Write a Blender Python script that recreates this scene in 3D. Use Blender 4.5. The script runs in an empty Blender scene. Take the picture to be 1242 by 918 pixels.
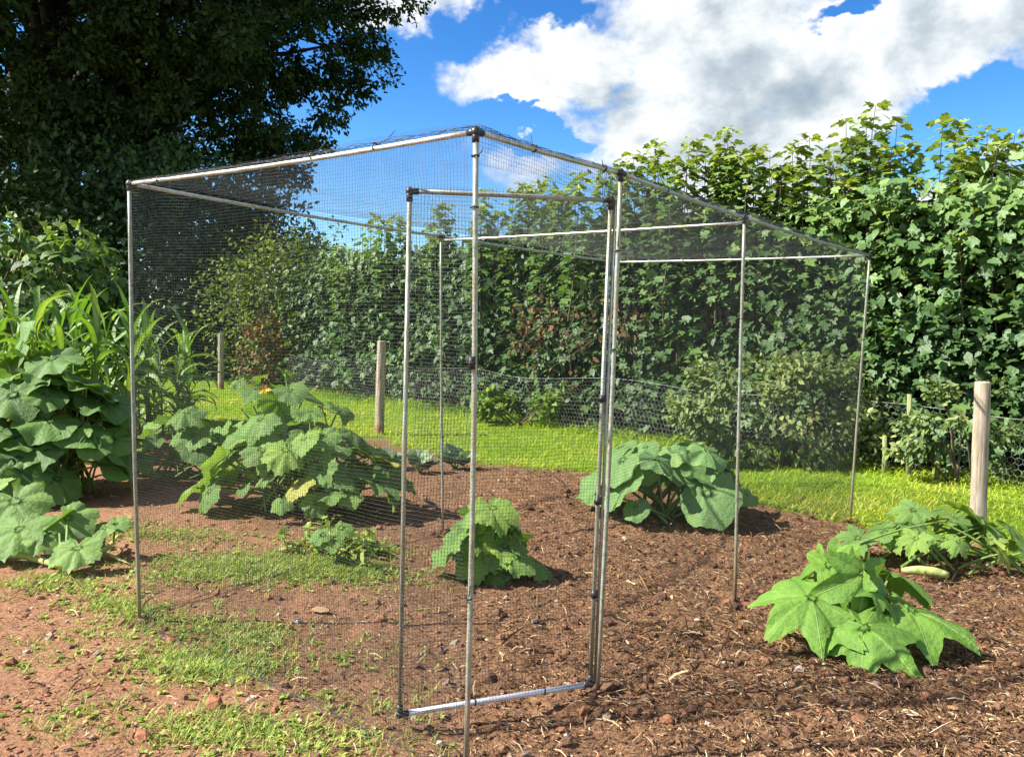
import bpy, math, random
import numpy as np

R = math.radians
rng = np.random.default_rng(7)
random.seed(7)
sc = bpy.context.scene
COL = sc.collection

# ------------------------------------------------------------------ camera model (also used to lay the garden out)
W, H = 1242, 918
CF, CP, CR, CH = 992.2, 0.06305, 0.0249, 1.407


def ray(x, y):
    u, v = x - W / 2, y - H / 2
    cr, sr = math.cos(CR), math.sin(CR)
    u, v = u * cr + v * sr, -u * sr + v * cr
    c, s = math.cos(CP), math.sin(CP)
    k = CF * c - v * s
    return np.array([u / k, 1.0, (-CF * s - v * c) / k])


def gp(x, y, z=0.0):
    d = ray(x, y); t = (z - CH) / d[2]
    return np.array([d[0] * t, t, z])


def gd(x, y, Y):
    d = ray(x, y)
    return np.array([d[0] * Y, Y, CH + d[2] * Y])


# ------------------------------------------------------------------ noise
def _hash(ix, iy, seed):
    n = (ix.astype(np.int64) * 374761393 + iy.astype(np.int64) * 668265263 + seed * 144665) & 0x7fffffff
    n = (n ^ (n >> 13)) * 1274126177 & 0x7fffffff
    return ((n ^ (n >> 16)) & 0xffff) / 65535.0


def vnoise(x, y, seed=0):
    x = np.asarray(x, float); y = np.asarray(y, float)
    ix = np.floor(x); iy = np.floor(y); fx = x - ix; fy = y - iy
    fx = fx * fx * (3 - 2 * fx); fy = fy * fy * (3 - 2 * fy)
    a = _hash(ix, iy, seed); b = _hash(ix + 1, iy, seed); c = _hash(ix, iy + 1, seed); d = _hash(ix + 1, iy + 1, seed)
    return (a * (1 - fx) + b * fx) * (1 - fy) + (c * (1 - fx) + d * fx) * fy


def fbm(x, y, octs=4, seed=0):
    t = 0; a = 0.5
    for o in range(octs):
        t = t + a * (vnoise(np.asarray(x) * 2 ** o + 13.1 * o, np.asarray(y) * 2 ** o + 7.7 * o, seed + o) - 0.5); a *= 0.55
    return t


def bed(x, y):
    """1 inside the dug bed, 0 on the lawn"""
    x = np.asarray(x, float); y = np.asarray(y, float)
    e = 8.35 + 0.7 * fbm(x * 1.7, y * 1.7, 3, 40) - (x + y) - 0.75 * np.clip(-x * 0.55, -0.2, 1.0)
    far = np.where(x < -1.4, 9.9 - y + 0.5 * fbm(x * 2, y * 2, 2, 41), e)
    return np.clip(np.where(x < -1.4, far, e) / 0.12 + 0.5, 0, 1)


def gh_smooth(x, y):
    x = np.asarray(x, float); y = np.asarray(y, float)
    w = np.exp(-((x / 9) ** 2 + ((y - 5) / 9) ** 2))
    return w * 0.16 * fbm(x * 0.55, y * 0.55, 2, 5)


def gh(x, y):
    x = np.asarray(x, float); y = np.asarray(y, float)
    b = bed(x, y)
    near = np.exp(-((x / 7) ** 2 + ((y - 4.5) / 6) ** 2) ** 2)
    rough = 0.085 * fbm(x * 3.1, y * 3.1, 3, 11) + 0.055 * fbm(x * 11, y * 11, 3, 21)
    rough = rough * (0.32 + 0.68 * np.clip((x + 0.9) * 0.8, 0, 1))
    return gh_smooth(x, y) + b * near * rough + (1 - b) * 0.02 * near


# ------------------------------------------------------------------ mesh building
class MB:
    def __init__(self):
        self.v = []; self.f = {}; self.n = 0; self.t = []; self.uv = []; self.hasuv = False; self.mi = {}

    def add(self, v, faces, tone=0.5, uv=None, mi=0):
        v = np.asarray(v, float).reshape(-1, 3); faces = np.asarray(faces, np.int64)
        k = faces.shape[1]
        self.f.setdefault((k, mi), []).append(faces + self.n)
        self.v.append(v)
        self.t.append(np.broadcast_to(np.asarray(tone, float), (len(v),)))
        if uv is not None:
            self.uv.append(np.asarray(uv, float)); self.hasuv = True
        else:
            self.uv.append(np.zeros((len(v), 2)))
        self.n += len(v)

    def build(self, name, mats, parent=None, smooth=True):
        me = bpy.data.meshes.new(name)
        v = np.concatenate(self.v).astype(np.float32)
        if parent is not None and parent.get('_org') is not None:
            pass
        keys = list(self.f)
        arrs = [np.concatenate(self.f[k]) for k in keys]
        loops = np.concatenate([a.ravel() for a in arrs]).astype(np.int32)
        tot = np.concatenate([np.full(len(a), a.shape[1], np.int32) for a in arrs])
        mi = np.concatenate([np.full(len(a), k[1], np.int32) for a, k in zip(arrs, keys)])
        start = np.concatenate([[0], np.cumsum(tot)[:-1]]).astype(np.int32)
        me.vertices.add(len(v)); me.vertices.foreach_set('co', v.ravel())
        me.loops.add(len(loops)); me.loops.foreach_set('vertex_index', loops)
        me.polygons.add(len(tot)); me.polygons.foreach_set('loop_start', start); me.polygons.foreach_set('loop_total', tot)
        me.polygons.foreach_set('material_index', mi)
        me.update(calc_edges=True); me.validate()
        me.polygons.foreach_set('use_smooth', np.full(len(me.polygons), smooth))
        a = me.attributes.new('tone', 'FLOAT', 'POINT')
        a.data.foreach_set('value', np.concatenate(self.t).astype(np.float32))
        if self.hasuv:
            u = me.attributes.new('leaf_uv', 'FLOAT_VECTOR', 'POINT')
            uv = np.concatenate(self.uv)
            u.data.foreach_set('vector', np.concatenate([uv, np.zeros((len(uv), 1))], 1).astype(np.float32).ravel())
        for m in (mats if isinstance(mats, (list, tuple)) else [mats]):
            me.materials.append(m)
        o = bpy.data.objects.new(name, me); COL.objects.link(o)
        if parent is not None:
            o.parent = parent
            rt = parent
            while rt.parent is not None: rt = rt.parent
            if rt.type == 'EMPTY':
                me.vertices.foreach_get('co', c := np.empty(len(me.vertices) * 3, np.float32))
                c = c.reshape(-1, 3) - np.array(rt.location, np.float32)
                me.vertices.foreach_set('co', c.ravel()); me.update()
        return o


def tube_arrays(pts, rad, k=6, cap=True):
    P = np.asarray(pts, float); n = len(P)
    rad = np.broadcast_to(np.asarray(rad, float), (n,))
    T = np.gradient(P, axis=0); T /= np.linalg.norm(T, axis=1)[:, None] + 1e-12
    ref = np.array([0, 0, 1.0]) if abs(T[:, 2]).mean() < 0.8 else np.array([1.0, 0, 0])
    A = np.cross(T, ref); A /= np.linalg.norm(A, axis=1)[:, None] + 1e-12
    B = np.cross(T, A)
    an = np.arange(k) * 2 * math.pi / k
    V = P[:, None] + rad[:, None, None] * (np.cos(an)[None, :, None] * A[:, None] + np.sin(an)[None, :, None] * B[:, None])
    i = np.arange(n - 1)[:, None] * k; j = np.arange(k)[None]; j2 = (j + 1) % k
    F = np.stack([i + j, i + j2, i + k + j2, i + k + j], -1).reshape(-1, 4)
    return V.reshape(-1, 3), F


def tube(mb, pts, rad, k=6, tone=0.5, mi=0, cap=True):
    V, F = tube_arrays(pts, rad, k)
    n0 = mb.n
    mb.add(V, F, tone, mi=mi)
    if cap:
        n = len(V) // k
        for base, rev in ((0, True), ((n - 1) * k, False)):
            idx = list(range(base, base + k))
            if rev: idx = idx[::-1]
            mb.f.setdefault((k, mi), []).append(np.array([idx]) + n0)


def blob(mb, c, r, tone=0.5, seg=10, rings=7, mi=0):
    th = np.linspace(0, math.pi, rings); ph = np.arange(seg) * 2 * math.pi / seg
    V = np.stack([np.sin(th)[:, None] * np.cos(ph), np.sin(th)[:, None] * np.sin(ph), np.cos(th)[:, None] + 0 * ph], -1).reshape(-1, 3) * np.asarray(r) + np.asarray(c)
    i = np.arange(rings - 1)[:, None] * seg; j = np.arange(seg)[None]; j2 = (j + 1) % seg
    mb.add(V, np.stack([i + j, i + seg + j, i + seg + j2, i + j2], -1).reshape(-1, 4), tone, mi=mi)


def frames(d, n):
    """rotation matrices: columns x, y(tip), z(normal)"""
    y = d / (np.linalg.norm(d, axis=1)[:, None] + 1e-9)
    x = np.cross(y, n); x /= np.linalg.norm(x, axis=1)[:, None] + 1e-9
    z = np.cross(x, y)
    return np.stack([x, y, z], -1)


def scatter(mb, tv, tf, pos, M, scale, tone, mi=0, toneoff=None):
    n = len(pos); k = len(tv)
    scale = np.broadcast_to(np.asarray(scale, float), (n,))
    V = np.einsum('nij,kj->nki', M, tv) * scale[:, None, None] + pos[:, None]
    F = (np.asarray(tf)[None] + (np.arange(n) * k)[:, None, None]).reshape(-1, np.asarray(tf).shape[1])
    t = np.repeat(np.broadcast_to(np.asarray(tone, float), (n,)), k)
    if toneoff is not None: t = t + np.tile(toneoff, n)
    mb.add(V.reshape(-1, 3), F, t, mi=mi)


def unit(v):
    v = np.asarray(v, float); return v / (np.linalg.norm(v, axis=-1, keepdims=True) + 1e-9)


# ------------------------------------------------------------------ naming
def tag(o, label, cat, group=None, kind=None):
    o['label'] = label; o['category'] = cat
    if group: o['group'] = group
    if kind: o['kind'] = kind
    return o


def empty(name, loc):
    e = bpy.data.objects.new(name, None); COL.objects.link(e); e.location = [float(c) for c in loc]
    e.empty_display_size = 0.1
    return e


# ------------------------------------------------------------------ materials
class NT:
    def __init__(self, name):
        self.m = bpy.data.materials.new(name); self.m.use_nodes = True
        self.t = self.m.node_tree; self.t.nodes.clear()
        self.out = self.n('ShaderNodeOutputMaterial')

    def n(self, ty, **kw):
        nd = self.t.nodes.new(ty)
        for k, v in kw.items(): setattr(nd, k, v)
        return nd

    def l(self, a, b): self.t.links.new(a, b)

    def val(self, sock, v):
        if hasattr(v, 'node'): self.l(v, sock)
        else: sock.default_value = v

    def math(self, op, a, b=0.0, c=None):
        nd = self.n('ShaderNodeMath', operation=op)
        self.val(nd.inputs[0], a); self.val(nd.inputs[1], b)
        if c is not None: self.val(nd.inputs[2], c)
        return nd.outputs[0]

    def noise(self, vec, scale, detail=4, rough=0.55, dist=0.0):
        nd = self.n('ShaderNodeTexNoise'); nd.inputs['Scale'].default_value = scale; nd.inputs['Detail'].default_value = detail
        nd.inputs['Roughness'].default_value = rough; nd.inputs['Distortion'].default_value = dist
        if vec is not None: self.l(vec, nd.inputs['Vector'])
        return nd.outputs['Fac']

    def ramp(self, fac, stops, interp='LINEAR'):
        nd = self.n('ShaderNodeValToRGB'); nd.color_ramp.interpolation = interp
        e = nd.color_ramp.elements
        while len(e) < len(stops): e.new(0.5)
        for el, (p, c) in zip(e, stops):
            el.position = p; el.color = (*c, 1) if len(c) == 3 else c
        self.l(fac, nd.inputs[0]); return nd.outputs[0]

    def mix(self, fac, a, b, mode='MIX'):
        nd = self.n('ShaderNodeMix', data_type='RGBA', blend_type=mode)
        self.val(nd.inputs[0], fac)
        for s, v in ((nd.inputs[6], a), (nd.inputs[7], b)):
            if hasattr(v, 'node'): self.l(v, s)
            else: s.default_value = (*v, 1)
        return nd.outputs[2]

    def smooth(self, x, a, b):
        nd = self.n('ShaderNodeMapRange', interpolation_type='SMOOTHSTEP')
        self.val(nd.inputs[0], x); nd.inputs[1].default_value = a; nd.inputs[2].default_value = b
        return nd.outputs[0]

    def bump(self, h, strength=0.5, dist=0.01, nrm=None):
        nd = self.n('ShaderNodeBump'); nd.inputs['Strength'].default_value = strength; nd.inputs['Distance'].default_value = dist
        self.l(h, nd.inputs['Height'])
        if nrm is not None: self.l(nrm, nd.inputs['Normal'])
        return nd.outputs[0]

    def pos(self): return self.n('ShaderNodeNewGeometry').outputs['Position']

    def obj(self): return self.n('ShaderNodeTexCoord').outputs['Object']

    def attr(self, name, out='Fac'):
        nd = self.n('ShaderNodeAttribute'); nd.attribute_name = name; return nd.outputs[out]

    def principled(self, col, rough=0.5, metal=0.0, spec=0.5, nrm=None):
        b = self.n('ShaderNodeBsdfPrincipled')
        for s, v in (('Base Color', col), ('Roughness', rough), ('Metallic', metal), ('Specular IOR Level', spec)):
            if hasattr(v, 'node'): self.l(v, b.inputs[s])
            elif s == 'Base Color': b.inputs[s].default_value = (*v, 1)
            else: b.inputs[s].default_value = v
        if nrm is not None: self.l(nrm, b.inputs['Normal'])
        return b.outputs[0]

    def done(self, sh): self.l(sh, self.out.inputs[0]); return self.m


def leaf_mat(name, stops, rough=0.42, trans=0.3, tcol=(1.25, 1.25, 0.5), spec=0.5, veins=0, vein_col=(0.3, 0.42, 0.16), bump=0.5, mottle=0.6, mscale=16):
    m = NT(name)
    col = m.ramp(m.attr('tone'), stops)
    p = m.obj()
    nz = m.noise(p, mscale, 3)
    col = m.mix(m.math('MULTIPLY', m.smooth(nz, 0.35, 0.75), mottle), col, m.mix(1.0, col, (1.5, 1.35, 0.9), 'MULTIPLY'))
    nrm = m.bump(m.noise(p, 38, 3), 0.55, 0.02)
    if veins:
        uv = m.attr('leaf_uv', 'Vector')
        sx = m.n('ShaderNodeSeparateXYZ'); m.l(uv, sx.inputs[0])
        th = m.math('ARCTAN2', sx.outputs[0], sx.outputs[1])
        rr = m.math('SQRT', m.math('ADD', m.math('MULTIPLY', sx.outputs[0], sx.outputs[0]), m.math('MULTIPLY', sx.outputs[1], sx.outputs[1])))
        s = m.math('ABSOLUTE', m.math('SINE', m.math('MULTIPLY', th, 180 / 55.0)))
        dist = m.math('MULTIPLY', s, rr)                                  # distance from a main vein
        main = m.math('MULTIPLY', m.math('SUBTRACT', 1.0, m.smooth(dist, 0.008, 0.036)), m.smooth(rr, 0.08, 0.34))
        sec = m.n('ShaderNodeTexWave', wave_type='BANDS'); sec.inputs['Scale'].default_value = 1.0
        cmb = m.n('ShaderNodeCombineXYZ')
        m.l(m.math('SUBTRACT', m.math('MULTIPLY', rr, 9.0), m.math('MULTIPLY', s, 3.5)), cmb.inputs[0])
        m.l(cmb.outputs[0], sec.inputs['Vector']); sec.inputs['Distortion'].default_value = 0.6
        secv = m.math('MULTIPLY', m.smooth(sec.outputs['Fac'], 0.86, 1.0), 0.35)
        vein = m.math('MAXIMUM', main, secv)
        col = m.mix(m.math('MULTIPLY', vein, veins), col, vein_col)
        hgt = m.math('ADD', m.math('MULTIPLY', vein, -0.7), m.math('ADD', m.math('MULTIPLY', m.noise(p, 45, 4), 1.2), m.math('MULTIPLY', m.noise(p, 14, 2), 0.8)))
        nrm = m.bump(hgt, bump, 0.02)
    pr = m.principled(col, rough + 0.06, 0, spec * 0.6, nrm)
    tr = m.n('ShaderNodeBsdfTranslucent')
    m.l(m.mix(1.0, col, tcol, 'MULTIPLY'), tr.inputs[0])
    mx = m.n('ShaderNodeMixShader'); mx.inputs[0].default_value = trans
    m.l(pr, mx.inputs[1]); m.l(tr.outputs[0], mx.inputs[2])
    return m.done(mx.outputs[0])


M = {}
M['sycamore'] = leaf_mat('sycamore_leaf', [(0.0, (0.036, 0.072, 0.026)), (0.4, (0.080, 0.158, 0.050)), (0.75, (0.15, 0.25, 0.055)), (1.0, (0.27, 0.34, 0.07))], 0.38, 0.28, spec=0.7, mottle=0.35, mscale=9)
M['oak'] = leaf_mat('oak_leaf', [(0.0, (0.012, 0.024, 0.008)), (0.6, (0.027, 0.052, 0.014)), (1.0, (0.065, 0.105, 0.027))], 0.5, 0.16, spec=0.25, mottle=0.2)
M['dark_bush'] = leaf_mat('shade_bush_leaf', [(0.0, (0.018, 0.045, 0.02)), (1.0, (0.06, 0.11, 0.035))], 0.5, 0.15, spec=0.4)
M['yellow_bush'] = leaf_mat('yellowing_leaf', [(0.0, (0.06, 0.12, 0.03)), (0.45, (0.14, 0.20, 0.04)), (0.75, (0.27, 0.28, 0.06)), (1.0, (0.27, 0.16, 0.06))], 0.5, 0.3, spec=0.4)
M['bramble'] = leaf_mat('bramble_leaf', [(0.0, (0.06, 0.11, 0.04)), (0.6, (0.15, 0.21, 0.075)), (1.0, (0.30, 0.33, 0.13))], 0.45, 0.25, spec=0.5)
M['dead'] = leaf_mat('withered_leaf', [(0.0, (0.07, 0.04, 0.022)), (0.6, (0.17, 0.09, 0.045)), (1.0, (0.28, 0.19, 0.09))], 0.7, 0.15, tcol=(1.1, 0.8, 0.5), spec=0.2)
M['bean'] = leaf_mat('bean_leaf', [(0.0, (0.022, 0.055, 0.014)), (0.5, (0.075, 0.145, 0.033)), (0.8, (0.16, 0.26, 0.05)), (1.0, (0.25, 0.37, 0.06))], 0.4, 0.28, spec=0.5, veins=0.25, vein_col=(0.14, 0.22, 0.07))
M['corn'] = leaf_mat('maize_leaf', [(0.0, (0.05, 0.115, 0.026)), (0.6, (0.11, 0.22, 0.042)), (1.0, (0.25, 0.33, 0.14))], 0.36, 0.34, tcol=(1.3, 1.35, 0.35), spec=0.55)
M['pumpkin'] = leaf_mat('pumpkin_leaf', [(0.0, (0.055, 0.12, 0.032)), (0.6, (0.11, 0.215, 0.05)), (1.0, (0.18, 0.30, 0.06))], 0.42, 0.28, spec=0.5, veins=0.45, vein_col=(0.16, 0.27, 0.10))
M['pumpkin_blue'] = leaf_mat('blue_green_pumpkin_leaf', [(0.0, (0.085, 0.175, 0.055)), (0.6, (0.17, 0.31, 0.105)), (1.0, (0.26, 0.39, 0.11))], 0.45, 0.30, spec=0.5, veins=0.7, vein_col=(0.36, 0.50, 0.26))
M['courgette'] = leaf_mat('courgette_leaf', [(0.0, (0.08, 0.165, 0.04)), (0.55, (0.16, 0.29, 0.07)), (0.9, (0.25, 0.39, 0.075)), (1.0, (0.42, 0.40, 0.09))], 0.45, 0.34, spec=0.45, veins=0.7, vein_col=(0.32, 0.44, 0.20))
M['lime'] = leaf_mat('lime_squash_leaf', [(0.0, (0.10, 0.215, 0.035)), (0.6, (0.155, 0.31, 0.048)), (1.0, (0.22, 0.38, 0.06))], 0.42, 0.26, spec=0.45, veins=0.7, vein_col=(0.36, 0.52, 0.17))
M['pale_squash'] = leaf_mat('pale_squash_leaf', [(0.0, (0.09, 0.19, 0.04)), (0.6, (0.17, 0.29, 0.07)), (1.0, (0.34, 0.38, 0.08))], 0.45, 0.28, spec=0.45, veins=0.6, vein_col=(0.42, 0.52, 0.24))
M['brassica'] = leaf_mat('brassica_leaf', [(0.0, (0.10, 0.17, 0.11)), (1.0, (0.24, 0.34, 0.20))], 0.45, 0.15, tcol=(1.0, 1.1, 0.6), spec=0.5, veins=0.4, vein_col=(0.35, 0.42, 0.28))
M['weed'] = leaf_mat('weed_leaf', [(0.0, (0.10, 0.18, 0.035)), (0.6, (0.23, 0.33, 0.06)), (1.0, (0.46, 0.45, 0.17))], 0.5, 0.28, spec=0.35)
M['grass'] = leaf_mat('grass_blade', [(0.0, (0.13, 0.24, 0.022)), (0.55, (0.30, 0.42, 0.03)), (0.8, (0.46, 0.48, 0.06)), (1.0, (0.55, 0.47, 0.17))], 0.5, 0.35, tcol=(1.2, 1.2, 0.4), spec=0.35, mottle=0.35, mscale=1.5)
M['mulch'] = leaf_mat('mulch_bit', [(0.0, (0.018, 0.011, 0.008)), (0.35, (0.085, 0.047, 0.026)), (0.62, (0.235, 0.132, 0.07)), (0.85, (0.44, 0.31, 0.18)), (1.0, (0.48, 0.39, 0.25))], 0.75, 0.04, tcol=(1, 0.9, 0.7), spec=0.25)
M['stem'] = leaf_mat('green_stem', [(0.0, (0.07, 0.13, 0.035)), (0.6, (0.17, 0.26, 0.07)), (1.0, (0.46, 0.47, 0.17))], 0.5, 0.08, spec=0.4)


def wood_mat(name, c1, c2, scale=(34, 34, 2.2), rough=0.8, extra=None):
    m = NT(name); p = m.obj()
    mp = m.n('ShaderNodeMapping'); mp.inputs['Scale'].default_value = scale; m.l(p, mp.inputs[0])
    nz = m.noise(mp.outputs[0], 1.6, 6, 0.65, 0.4)
    col = m.ramp(nz, [(0.3, c1), (0.7, c2)])
    big = m.noise(p, 5, 3)
    col = m.mix(m.math('MULTIPLY', m.smooth(big, 0.5, 0.72), 0.55), col, c1)
    if extra: col = extra(m, p, col)
    return m.done(m.principled(m.mix(m.math('MULTIPLY', m.smooth(m.noise(mp.outputs[0], 0.9, 2, 0.5, 0.2), 0.60, 0.66), 0.6), col, (0.07, 0.055, 0.04)), rough, 0, 0.3, m.bump(nz, 0.8, 0.008)))


def soil_foot(m, p, col):
    sx = m.n('ShaderNodeSeparateXYZ'); m.l(p, sx.inputs[0])
    z = m.math('ADD', sx.outputs[2], m.math('MULTIPLY', m.noise(p, 22, 3), 0.10))
    col = m.mix(m.smooth(z, 0.22, 0.14), col, (0.33, 0.17, 0.09))
    cr = m.smooth(m.noise(p, 8, 4), 0.62, 0.7)
    return m.mix(m.math('MULTIPLY', cr, 0.35), col, (0.22, 0.14, 0.08))


M['post_wood'] = wood_mat('weathered_post_wood', (0.24, 0.19, 0.125), (0.56, 0.48, 0.36), extra=soil_foot)
M['mossy'] = wood_mat('mossy_stake_wood', (0.12, 0.15, 0.05), (0.30, 0.31, 0.14))
M['bark'] = wood_mat('bark', (0.012, 0.010, 0.007), (0.038, 0.030, 0.022), (6, 6, 1.2))
M['twig'] = wood_mat('twig_bark', (0.06, 0.045, 0.03), (0.16, 0.12, 0.075), (30, 30, 10))
M['cane'] = wood_mat('bamboo_cane', (0.25, 0.18, 0.08), (0.45, 0.36, 0.18))

m = NT('aluminium_pole'); p = m.obj()
nz = m.noise(p, 35, 5, 0.6); st = m.noise(p, 4, 3)
c = m.mix(m.smooth(nz, 0.45, 0.75), (0.62, 0.62, 0.58), (0.40, 0.40, 0.34))
c = m.mix(m.math('MULTIPLY', m.smooth(st, 0.40, 0.65), 0.5), c, (0.30, 0.31, 0.20))
c = m.mix(m.math('MULTIPLY', m.smooth(m.noise(p, 130, 3), 0.52, 0.66), 0.5), c, (0.22, 0.22, 0.17))
M['alu'] = m.done(m.principled(c, m.math('ADD', m.math('MULTIPLY', nz, 0.25), 0.33), 0.6, 0.5, m.bump(nz, 0.12, 0.002)))
m = NT('weathered_aluminium_post'); p = m.obj()
nz = m.noise(p, 35, 5, 0.6); st = m.noise(p, 3.2, 4, 0.6)
c = m.mix(m.smooth(nz, 0.4, 0.7), (0.40, 0.42, 0.36), (0.24, 0.26, 0.19))
c = m.mix(m.math('MULTIPLY', m.smooth(st, 0.40, 0.62), 0.7), c, (0.30, 0.28, 0.17))
c = m.mix(m.math('MULTIPLY', m.smooth(m.noise(p, 150, 3), 0.52, 0.64), 0.6), c, (0.16, 0.16, 0.11))
sx = m.n('ShaderNodeSeparateXYZ'); m.l(p, sx.inputs[0])
mud = m.smooth(m.math('ADD', sx.outputs[2], m.math('MULTIPLY', m.noise(p, 30, 4), 0.5)), 0.75, 0.2)
c = m.mix(m.math('MULTIPLY', mud, 0.7), c, (0.30, 0.21, 0.12))
M['alu_post'] = m.done(m.principled(c, 0.48, 0.35, 0.5, m.bump(nz, 0.15, 0.002)))
m = NT('door_bar_aluminium'); p = m.obj(); nz = m.noise(p, 40, 4)
M['alu_bright'] = m.done(m.principled(m.mix(m.smooth(nz, 0.55, 0.75), (0.72, 0.73, 0.76), (0.45, 0.43, 0.42)), 0.42, 0.55, 0.5))
m = NT('black_plastic'); M['black'] = m.done(m.principled(m.ramp(m.noise(m.obj(), 60, 3), [(0.3, (0.012, 0.012, 0.013)), (0.8, (0.035, 0.035, 0.037))]), 0.4, 0, 0.5))
m = NT('net_thread'); M['net'] = m.done(m.principled(m.ramp(m.noise(m.obj(), 8, 2), [(0.3, (0.006, 0.009, 0.008)), (0.8, (0.014, 0.018, 0.016))]), 0.42, 0, 0.55))
m = NT('galvanised_wire'); M['wire'] = m.done(m.principled(m.ramp(m.noise(m.obj(), 20, 2), [(0.3, (0.22, 0.22, 0.21)), (0.8, (0.42, 0.42, 0.41))]), 0.5, 0.6, 0.5))
m = NT('squash_petal'); M['petal'] = m.done(m.principled(m.ramp(m.noise(m.obj(), 30, 3), [(0.3, (0.75, 0.38, 0.02)), (0.8, (0.85, 0.55, 0.06))]), 0.5, 0, 0.3))
m = NT('marrow_skin'); M['fruit'] = m.done(m.principled(m.ramp(m.noise(m.obj(), 25, 4), [(0.40, (0.22, 0.30, 0.07)), (0.62, (0.52, 0.52, 0.19))]), 0.35, 0, 0.5))
m = NT('stone'); p = m.pos(); nz = m.noise(p, 14, 4)
tn = m.attr('tone')
M['stone'] = m.done(m.principled(m.mix(m.smooth(nz, 0.4, 0.7), m.ramp(tn, [(0, (0.09, 0.055, 0.04)), (0.5, (0.26, 0.20, 0.15)), (1, (0.52, 0.46, 0.38))]), m.ramp(tn, [(0, (0.06, 0.035, 0.025)), (0.6, (0.30, 0.21, 0.15)), (1, (0.60, 0.53, 0.45))])), 0.8, 0, 0.25, m.bump(m.noise(p, 70, 4), 0.5, 0.006)))
m = NT('soil_clod'); p = m.pos(); nz = m.noise(p, 45, 5, 0.65)
M['clod'] = m.done(m.principled(m.mix(m.smooth(nz, 0.35, 0.7), m.ramp(m.attr('tone'), [(0, (0.05, 0.027, 0.017)), (0.6, (0.13, 0.068, 0.04)), (1, (0.21, 0.095, 0.05))]), m.ramp(m.attr('tone'), [(0, (0.06, 0.033, 0.02)), (0.6, (0.21, 0.115, 0.07)), (1, (0.36, 0.155, 0.08))])), 0.9, 0, 0.2, m.bump(nz, 0.8, 0.01)))

# ground: bed soil + lawn + far field (one sheet)
m = NT('garden_ground'); p = m.pos()
n1 = m.noise(p, 1.3, 4, 0.6); n2 = m.noise(p, 9, 6, 0.7); n3 = m.noise(p, 55, 6, 0.7); n4 = m.noise(p, 170, 3, 0.6)
sx = m.n('ShaderNodeSeparateXYZ'); m.l(p, sx.inputs[0])
dark = m.ramp(n3, [(0.29, (0.035, 0.020, 0.012)), (0.45, (0.16, 0.082, 0.042)), (0.62, (0.32, 0.185, 0.10)), (0.8, (0.38, 0.26, 0.165))])
red = m.ramp(n3, [(0.28, (0.13, 0.058, 0.028)), (0.5, (0.30, 0.152, 0.082)), (0.72, (0.44, 0.26, 0.155)), (0.85, (0.46, 0.31, 0.20))])
# red earth bottom-left of the bed, mulch elsewhere with red patches
left = m.math('ADD', m.math('ADD', m.math('MULTIPLY', sx.outputs[0], -0.9), m.math('MULTIPLY', sx.outputs[1], -0.42)), 1.25)
redm = m.math('ADD', m.math('MULTIPLY', m.math('SUBTRACT', n1, 0.47), 5.0), m.math('MULTIPLY', left, 0.8))
redm = m.math('ADD', redm, m.math('MULTIPLY', m.math('SUBTRACT', n2, 0.5), 4.0))
redm = m.smooth(redm, -0.1, 1.3)
soil = m.mix(redm, dark, red)
speck = m.smooth(n4, 0.66, 0.74)
soil = m.mix(m.math('MULTIPLY', speck, 0.55), soil, (0.38, 0.29, 0.19))
turf = m.ramp(n2, [(0.3, (0.09, 0.16, 0.02)), (0.6, (0.17, 0.27, 0.03)), (0.85, (0.30, 0.32, 0.07))])
turf = m.mix(m.math('MULTIPLY', m.smooth(n3, 0.55, 0.75), 0.4), turf, (0.20, 0.16, 0.07))
col = m.mix(m.attr('tone'), turf, soil)
bh = m.math('ADD', n3, m.math('MULTIPLY', n4, 0.4))
M['ground'] = m.done(m.principled(col, 0.92, 0, 0.15, m.bump(bh, 0.9, 0.02)))

# ------------------------------------------------------------------ ground sheet
def axis(a, b, step, lo, hi):
    mid = np.arange(a, b, step)
    out = [mid]
    x, s = b, step
    up = []
    while x < hi:
        up.append(x); s *= 1.16; x += s
    up.append(hi)
    x, s = a, step; dn = []
    while x > lo:
        s *= 1.16; x -= s; dn.append(max(x, lo))
    return np.concatenate([np.array(dn[::-1]), mid, np.array(up)])


gx = axis(-2.6, 3.6, 0.022, -900, 900); gy = axis(2.0, 6.6, 0.022, -40, 1500)
X, Y = np.meshgrid(gx, gy)
Z = gh(X, Y)
b = bed(X, Y)
mb = MB()
nx, ny = len(gx), len(gy)
i = np.arange(ny - 1)[:, None] * nx; j = np.arange(nx - 1)[None]
mb.add(np.stack([X, Y, Z], -1).reshape(-1, 3), np.stack([i + j, i + j + 1, i + nx + j + 1, i + nx + j], -1).reshape(-1, 4), b.ravel())
o = mb.build('ground', M['ground'])
tag(o, 'reddish dug soil of the vegetable bed running into mown grass', 'ground', kind='structure')

# ------------------------------------------------------------------ leaf templates
def small_leaf(pts_half, fold=0.18, droop=0.25):
    """leaf from a half outline [(x,y)...] base->tip; base at the origin, tip on +Y, folded along the midrib"""
    h = np.array(pts_half); n = len(h)
    ys = h[:, 1]
    mid = np.stack([0 * ys, ys, -droop * ys ** 2], 1)
    L = np.stack([-h[:, 0], ys, fold * h[:, 0] - droop * ys ** 2 - 0.25 * h[:, 0] ** 2], 1)
    Rr = L * [-1, 1, 1]
    V = np.concatenate([mid, L, Rr]); F = []
    for k in range(n - 1):
        F.append([k, k + 1, n + k + 1, n + k]); F.append([k + 1, k, 2 * n + k, 2 * n + k + 1])
    return V, np.array(F)


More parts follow.
